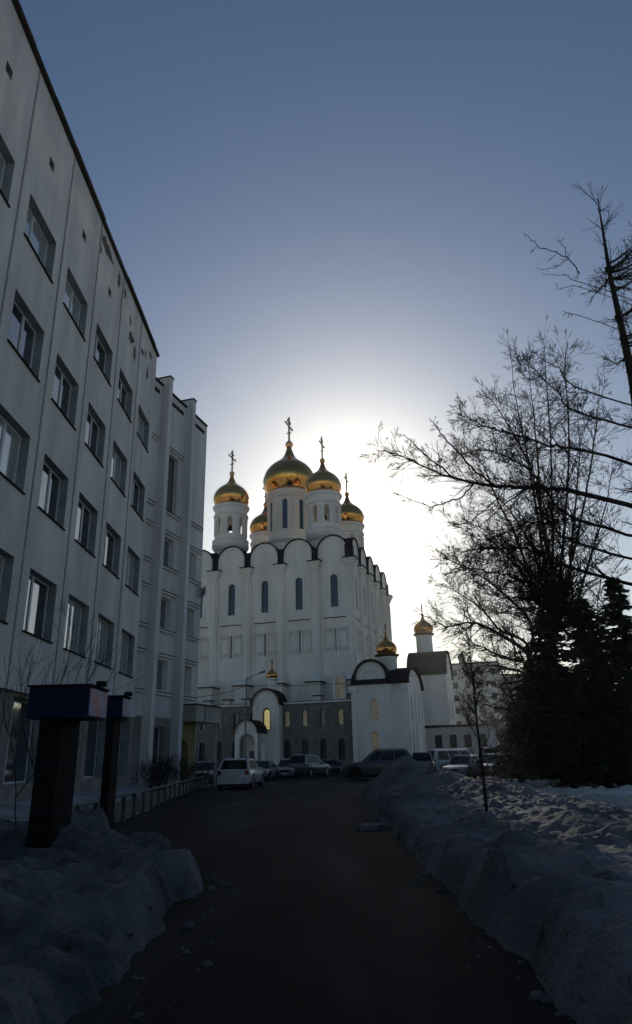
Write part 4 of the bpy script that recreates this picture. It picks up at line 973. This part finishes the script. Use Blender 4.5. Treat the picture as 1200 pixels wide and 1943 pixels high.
# ------------------------------------------------------------------ cars
def car(loc, rz, paintm, label, L=4.5, W=1.82, Hh=1.5, kind='suv', group=None):
    root = empty('parked_car', (loc[0], loc[1], 0.0), rz, label, 'car', group or 'cars parked in front of the cathedral')
    # local: +y is the front; lofted body
    belt = Hh * (.62 if kind != 'sedan' else .64)
    gc = .22
    if kind == 'sedan': prof = [(-.5, .30, .62), (-.485, .24, .88), (-.40, .22, .93), (-.28, .21, .95), (.0, .2, .94), (.17, .21, .92), (.30, .22, .86), (.42, .22, .78), (.485, .24, .66), (.5, .32, .52)]
    elif kind == 'van': prof = [(-.5, .30, .75), (-.492, .26, 1.0), (-.40, .24, 1.03), (-.2, .24, 1.03), (.0, .24, 1.02), (.22, .24, 1.0), (.32, .24, .98), (.42, .24, .90), (.487, .26, .75), (.5, .34, .6)]
    else: prof = [(-.5, .34, .72), (-.49, .28, .98), (-.40, .26, 1.0), (-.25, .25, 1.0), (.0, .25, .99), (.18, .25, .98), (.28, .25, .96), (.40, .25, .90), (.485, .28, .76), (.5, .36, .6)]
    ks_ = Hh / {'sedan': 1.45, 'van': 1.9, 'suv': 1.6}[kind]
    b = MB(); rings = []
    nf = len(prof)
    for i, (fy, zb, zt) in enumerate(prof):
        e = abs(fy) * 2; wf = 1 - .14 * max(0, (e - .78) / .22) ** 2; hw = W / 2 * wf
        zb *= ks_; zt *= ks_; m_ = zb + (zt - zb) * .55
        ring = [(-hw * .86, zb), (-hw * .97, zb + .06), (-hw, m_), (-hw * .985, zt - .12), (-hw * .93, zt - .02), (-hw * .5, zt + .02), (0, zt + .03), (hw * .5, zt + .02), (hw * .93, zt - .02), (hw * .985, zt - .12), (hw, m_), (hw * .97, zb + .06), (hw * .86, zb)]
        rings.append([(x, fy * L, z) for x, z in ring])
    n = len(rings[0]); vs_ = [p for rg_ in rings for p in rg_]
    fs = [(i * n + j, i * n + (j + 1) % n, (i + 1) * n + (j + 1) % n, (i + 1) * n + j) for i in range(nf - 1) for j in range(n)] + [tuple(range(n)), tuple(range((nf - 1) * n, nf * n))]
    b.add(vs_, fs); body = b.build('body', paintm, root, smooth=True)
    # greenhouse
    if kind == 'sedan': gy = (-.40, -.22, .03, .20)
    elif kind == 'van': gy = (-.485, -.455, .17, .37)
    else: gy = (-.475, -.38, .05, .22)
    zb = ({'sedan': .93, 'van': 1.0, 'suv': .975}[kind]) * ks_; zr = Hh - .02
    wb = W / 2 * .90; wt = W / 2 * .70 if kind != 'van' else W / 2 * .82
    y0, y1, y2, y3 = [v * L for v in gy]
    q = MB()
    base = [(-wb, y0, zb), (wb, y0, zb), (wb, y3, zb), (-wb, y3, zb)]; top = [(-wt, y1, zr), (wt, y1, zr), (wt, y2, zr), (-wt, y2, zr)]
    q.add(base + top + [(-wt * .8, y1 + .1, zr + .04), (wt * .8, y1 + .1, zr + .04), (wt * .8, y2 - .1, zr + .04), (-wt * .8, y2 - .1, zr + .04)],
          [(0, 1, 5, 4), (1, 2, 6, 5), (2, 3, 7, 6), (3, 0, 4, 7), (4, 5, 9, 8), (5, 6, 10, 9), (6, 7, 11, 10), (7, 4, 8, 11), (8, 9, 10, 11)])
    q.build('cabin', paintm, root, smooth=False)
    def panel(a, b_, c, d, s0, s1, t0, t1, nm, off=.012, mt='carglass', par=root):
        A, B_, C_, D_ = map(Vector, (a, b_, c, d)); nn = (B_ - A).cross(D_ - A).normalized()
        P = lambda s, t: (A.lerp(B_, s)).lerp(D_.lerp(C_, s), t)
        ctr = (A + B_ + C_ + D_) / 4 - Vector((0, 0, zb + .2))
        if nn.dot(ctr) < 0: nn = -nn
        mb = MB(); pts = [P(s0, t0), P(s1, t0), P(s1, t1), P(s0, t1)]
        mb.add([p + nn * off for p in pts] + [p - nn * .004 for p in pts], [(0, 1, 2, 3), (0, 1, 5, 4), (1, 2, 6, 5), (2, 3, 7, 6), (3, 0, 4, 7)]); return mb.build(nm, M[mt], par)
    panel(base[0], base[1], top[1], top[0], .06, .94, .12, .90, 'rear_window')
    panel(base[3], base[2], top[2], top[3], .05, .95, .06, .92, 'windscreen')
    for s_, (pa, pb, pc, pd) in ((1, (base[1], base[2], top[2], top[1])), (-1, (base[0], base[3], top[3], top[0]))):
        for f0, f1 in ((.10, .36), (.39, .66), (.69, .90)):
            panel(pa, pb, pc, pd, f0, f1, .1, .86, 'side_window')
    for s_ in (-1, 1):
        for fy in (-.30, .31):
            wh = empty('wheel', (s_ * (W / 2 - .12), fy * L, .33 * ks_ + .0)); wh.parent = root
            t = MB(); rr = .335 * ks_
            ring = [(.22, -.10), (rr - .03, -.11), (rr, -.08), (rr, .08), (rr - .03, .11), (.22, .10)]
            mbt = MB(); mbt.lathe(ring, 0, 0, 0, 20); mbt.v = [(z, x, y) for x, y, z in mbt.v]; mbt.build('tyre', M['tyre'], wh, smooth=True)
            mbt = MB(); mbt.lathe([(.02, -.105), (.06, -.118), (.215, -.11), (.215, .11), (.06, .118), (.02, .105)], 0, 0, 0, 10); mbt.v = [(z, x, y) for x, y, z in mbt.v]; mbt.build('rim', M['rim'], wh)
            ar_ = MB(); ar_.lathe([(rr + .10, -.03), (rr + .10, .03), (rr + .02, .03), (rr + .02, -.03)], 0, 0, 0, 20)
            ar_.v = [(s_ * (W / 2 - .02) + z, fy * L + x, .33 * ks_ + y) for x, y, z in ar_.v]; ar_.v = [(x, y, max(z, .24)) for x, y, z in ar_.v]; ar_.build('wheel_arch', M['black'], root)
        mm = MB(); mm.box(0, .2, -.06, .06, 0, .14, .02); mm.v = [((W / 2 * .93 + x) * s_, y + y3 - .25, z + zb) for x, y, z in mm.v]; mm.build('mirror', paintm, root)
        hl = MB(); hl.box(-.21, .21, -.03, .05, -.07, .07, .015); hl.v = [(x + s_ * W * .335, y + L * .485, z + .70 * ks_) for x, y, z in hl.v]; hl.build('headlight', M['chrome'], root)
        tl = MB(); tl.box(-.12, .12, -.05, .04, -.13, .13, .015); tl.v = [(x + s_ * W * .385, y - L * .488, z + (.84 if kind != 'sedan' else .76) * ks_) for x, y, z in tl.v]; tl.build('tail_light', M['red'], root)
    bm_ = MB(); bm_.box(-W * .43, W * .43, -L * .512, -L * .46, .27, .50, .02); bm_.build('rear_bumper', paintm, root)
    bm_ = MB(); bm_.box(-W * .42, W * .42, L * .46, L * .512, .25, .50, .02); bm_.build('front_bumper', paintm, root)
    bm_ = MB(); bm_.box(-.32, .32, L * .49, L * .506, .55, .68); bm_.build('grille', M['black'], root)
    for yy_ in (-L * .515, L * .514):
        pm = MB(); pm.box(-.26, .26, yy_ - .006, yy_ + .006, .36 if yy_ > 0 else .62, .47 if yy_ > 0 else .73)
        if yy_ < 0: pm.v = [(x, y + L * .008, z) for x, y, z in pm.v]
        pm.build('number_plate', M['plate'], root)
    und = MB(); und.box(-W * .4, W * .4, -L * .44, L * .44, .16, .4); und.build('underbody', M['black'], root)
    if kind == 'suv':
        for s_ in (-1, 1):
            rr_ = MB(); rr_.box(s_ * wt * .86 - .02, s_ * wt * .86 + .02, y1 + .1, y2 - .1, zr + .04, zr + .09); rr_.build('roof_rail', M['steel'], root)
    return root
def face(x, y, az): return (x, y), -R(az)
car((-4.65, 42.3), -R(5), P_white, 'white estate car seen from behind, nearest on the left side of the road', 4.8, 1.98, 1.56, 'suv')
car((-8.3, 53.5), R(180), P_black, 'black car facing the road left of the white estate car, by the wing corner', 4.5, 1.8, 1.45, 'sedan')
car((-4.6, 56.5), R(172), P_blue, 'dark blue car facing the camera in front of the church porch', 4.4, 1.75, 1.45, 'sedan')
car((-1.1, 63.5), -R(28), P_grey, 'grey high roofed car parked below the stone gallery in the middle', 4.7, 1.95, 1.85, 'suv')
car((1.0, 72.0), -R(75), P_black, 'black low car right of the grey high roofed car, by the gallery corner', 4.5, 1.8, 1.42, 'sedan')
car((-3.6, 77.0), R(180), P_white, 'pale car half hidden at the foot of the stone gallery', 4.3, 1.75, 1.6, 'suv')
car((4.1, 52.5), R(82), P_grey, 'large grey off road car side on behind the tall snow heap', 5.4, 2.0, 2.0, 'suv')
car((7.9, 57.0), -R(10), P_silver, 'silver high car seen from behind right of the large off road car', 4.7, 1.85, 1.8, 'suv')
car((9.4, 48.5), R(150), P_silver, 'silver car behind the snow heap with a bright bumper', 4.3, 1.75, 1.5, 'sedan')
car((11.8, 50.5), R(140), P_blue, 'dark blue hatchback between the silver car and the vans', 4.2, 1.75, 1.55, 'sedan')
car((12.0, 65.0), -R(80), P_white, 'white van parked below the church annex', 4.9, 1.9, 2.05, 'van')
car((16.3, 63.5), -R(95), P_grey, 'long grey minibus with pale roof, furthest right of the parked cars', 5.6, 1.95, 2.1, 'van')
car((6.9, 79.0), R(180), P_white, 'white van beside the chapel wall, roof showing above the other cars', 4.8, 1.85, 2.0, 'van')
car((-2.9, 62.5), R(175), P_grey, 'small dark grey car between the blue car and the grey high roofed car', 4.2, 1.75, 1.5, 'sedan')
car((-6.6, 62.0), R(170), P_silver, 'silver car standing just behind the black and blue cars at left', 4.4, 1.8, 1.6, 'suv')
car((14.3, 55.0), R(95), P_black, 'black off road car at the right end of the front row beyond the snow', 4.7, 1.85, 1.75, 'suv')
car((5.9, 66.0), R(85), P_black, 'black car side on close to the chapel wall', 4.6, 1.8, 1.6, 'suv')
car((-11.0, 60.0), R(150), P_silver, 'silver car half hidden behind the wing at far left', 4.4, 1.75, 1.5, 'sedan')

# ------------------------------------------------------------------ low fence, advertising boxes, lamp, wires
fe = empty('low_fence', (-4.95, 15, 0), 0, 'low green metal fence with pale panels along the left road edge', 'fence')
fp = [(-4.95 - 2.5 * ((i * 1.5) / 33) ** 1.1, 15 + i * 1.5) for i in range(23)]
for i, (x, y) in enumerate(fp):
    X_, Y_ = x + 4.95, y - 15
    mb = MB(); mb.box(X_ - .05, X_ + .05, Y_ - .05, Y_ + .05, -.1, .62); mb.build('post', M['fence'], fe)
    if i < len(fp) - 1:
        x2, y2 = fp[i + 1][0] + 4.95, fp[i + 1][1] - 15
        mb = MB(); mb.tube([(X_, Y_, .63), (x2, y2, .63)], .035, 6); mb.build('top_rail', M['fence'], fe)
        mb = MB(); 
        for s0 in (.12,):
            a_ = Vector((X_, Y_, 0)).lerp(Vector((x2, y2, 0)), .2); b_ = Vector((X_, Y_, 0)).lerp(Vector((x2, y2, 0)), .8)
            mb.add([a_ + Vector((-.015, 0, .1)), b_ + Vector((-.015, 0, .1)), b_ + Vector((-.015, 0, .5)), a_ + Vector((-.015, 0, .5)), a_ + Vector((.015, 0, .1)), b_ + Vector((.015, 0, .1)), b_ + Vector((.015, 0, .5)), a_ + Vector((.015, 0, .5))],
                   [(0, 1, 2, 3), (4, 5, 6, 7), (0, 1, 5, 4), (1, 2, 6, 5), (2, 3, 7, 6), (3, 0, 4, 7)])
        mb.build('panel', M['fpanel'], fe)
def adbox(x0, x1, y0, dy, z0, z1, postw, px, label, side, nm='advertising_box'):
    r = empty(nm, (x0, y0, 0), 0, label, 'sign', 'advertising boxes before the left facade')
    mb = MB(); mb.box(0, x1 - x0, 0, dy, z0, z1); mb.build('box_body', M['navy'], r)
    mb = MB(); mb.box(x1 - x0 + .001, x1 - x0 + .02, .03, dy - .03, z0 + .03, z1 - .03); mb.build('poster_panel', M[side], r)
    mb = MB(); mb.box(px, px + postw, .05, dy - .05, -.1, z0 - .003); mb.build('post', M['black'], r)
    mb = MB(); mb.box(-.03, x1 - x0 + .03, -.03, dy + .03, z1 + .002, z1 + .03); mb.build('cap', M['black'], r)
    mb = MB(); mb.box(px - .04, px + postw + .04, .01, dy - .01, -.1, .32); mb.build('base_sleeve', M['black'], r)
    for zz in (.75, 1.4): mb = MB(); mb.box(px - .004, px + postw + .004, .046, dy - .046, zz, zz + .015); mb.build('panel_joint', M['navy'], r)
    mb = MB(); mb.box(x1 - x0 - .05, x1 - x0 + .12, dy * .5 - .05, dy * .5 + .05, z1 + .033, z1 + .12, .015); mb.build('spotlight', M['black'], r)
    return r
adbox(-4.55, -3.61, 11.0, .95, 2.1, 2.57, .34, .2, 'navy advertising box with a printed side panel, nearest one, on a wide dark pillar', 'poster')
adbox(-4.42, -4.06, 14.5, .6, 2.3, 2.71, .16, .05, 'smaller navy advertising box with plain pale side, on a single dark post', 'pale')
lp = empty('street_lamp', (-6.3, 60, 0), 0, 'tall grey street lamp with one arm in front of the church gallery', 'street lamp')
mb = MB(); mb.tube([(0, 0, 0), (0, 0, 4), (0.02, 0, 8.2)], [.09, .07, .05], 8); mb.build('pole', M['steel'], lp, smooth=True)
mb = MB(); mb.tube([(0.02, 0, 7.95), (.5, 0, 8.3), (1.2, 0, 8.52)], [.04, .035, .03], 6); mb.build('arm', M['steel'], lp, smooth=True)
mb = MB(); mb.box(0, .55, -.13, .13, -.06, .08, .03); mb.v = [(x + 1.1, y, z + 8.52 + .28 * x) for x, y, z in mb.v]; mb.build('lamp_head', M['steel'], lp)
def cable(p, q, sag, name, label):
    p, q = Vector(p), Vector(q); n = 20
    pts = [p.lerp(q, i / n) - Vector((0, 0, sag * 4 * (i / n) * (1 - i / n))) for i in range(n + 1)]
    b0 = pts[0].copy(); mb = MB(); mb.tube([x - b0 for x in pts], .022, 4)
    tag(mb.build(name, M['black'], None, loc=b0), label, 'cable')
cable(at(377, 1322, 46), (-6.3, 60, 7.5), .15, 'overhead_cable', 'thin cable from the finned wing to the street lamp')
cable((-6.3, 60, 7.5), at(860, 1268, 78), .55, 'overhead_cable', 'long thin cable sagging from the street lamp past the church chapel')
mb = MB(); mb.tube([(0, 0, 0), (.02, 0, .8)], .03, 5); tag(mb.build('marker_stake', M['bark'], None, loc=(6.6, 26.5, .5)), 'short dark stake leaning in the snow left of the firs', 'stake')
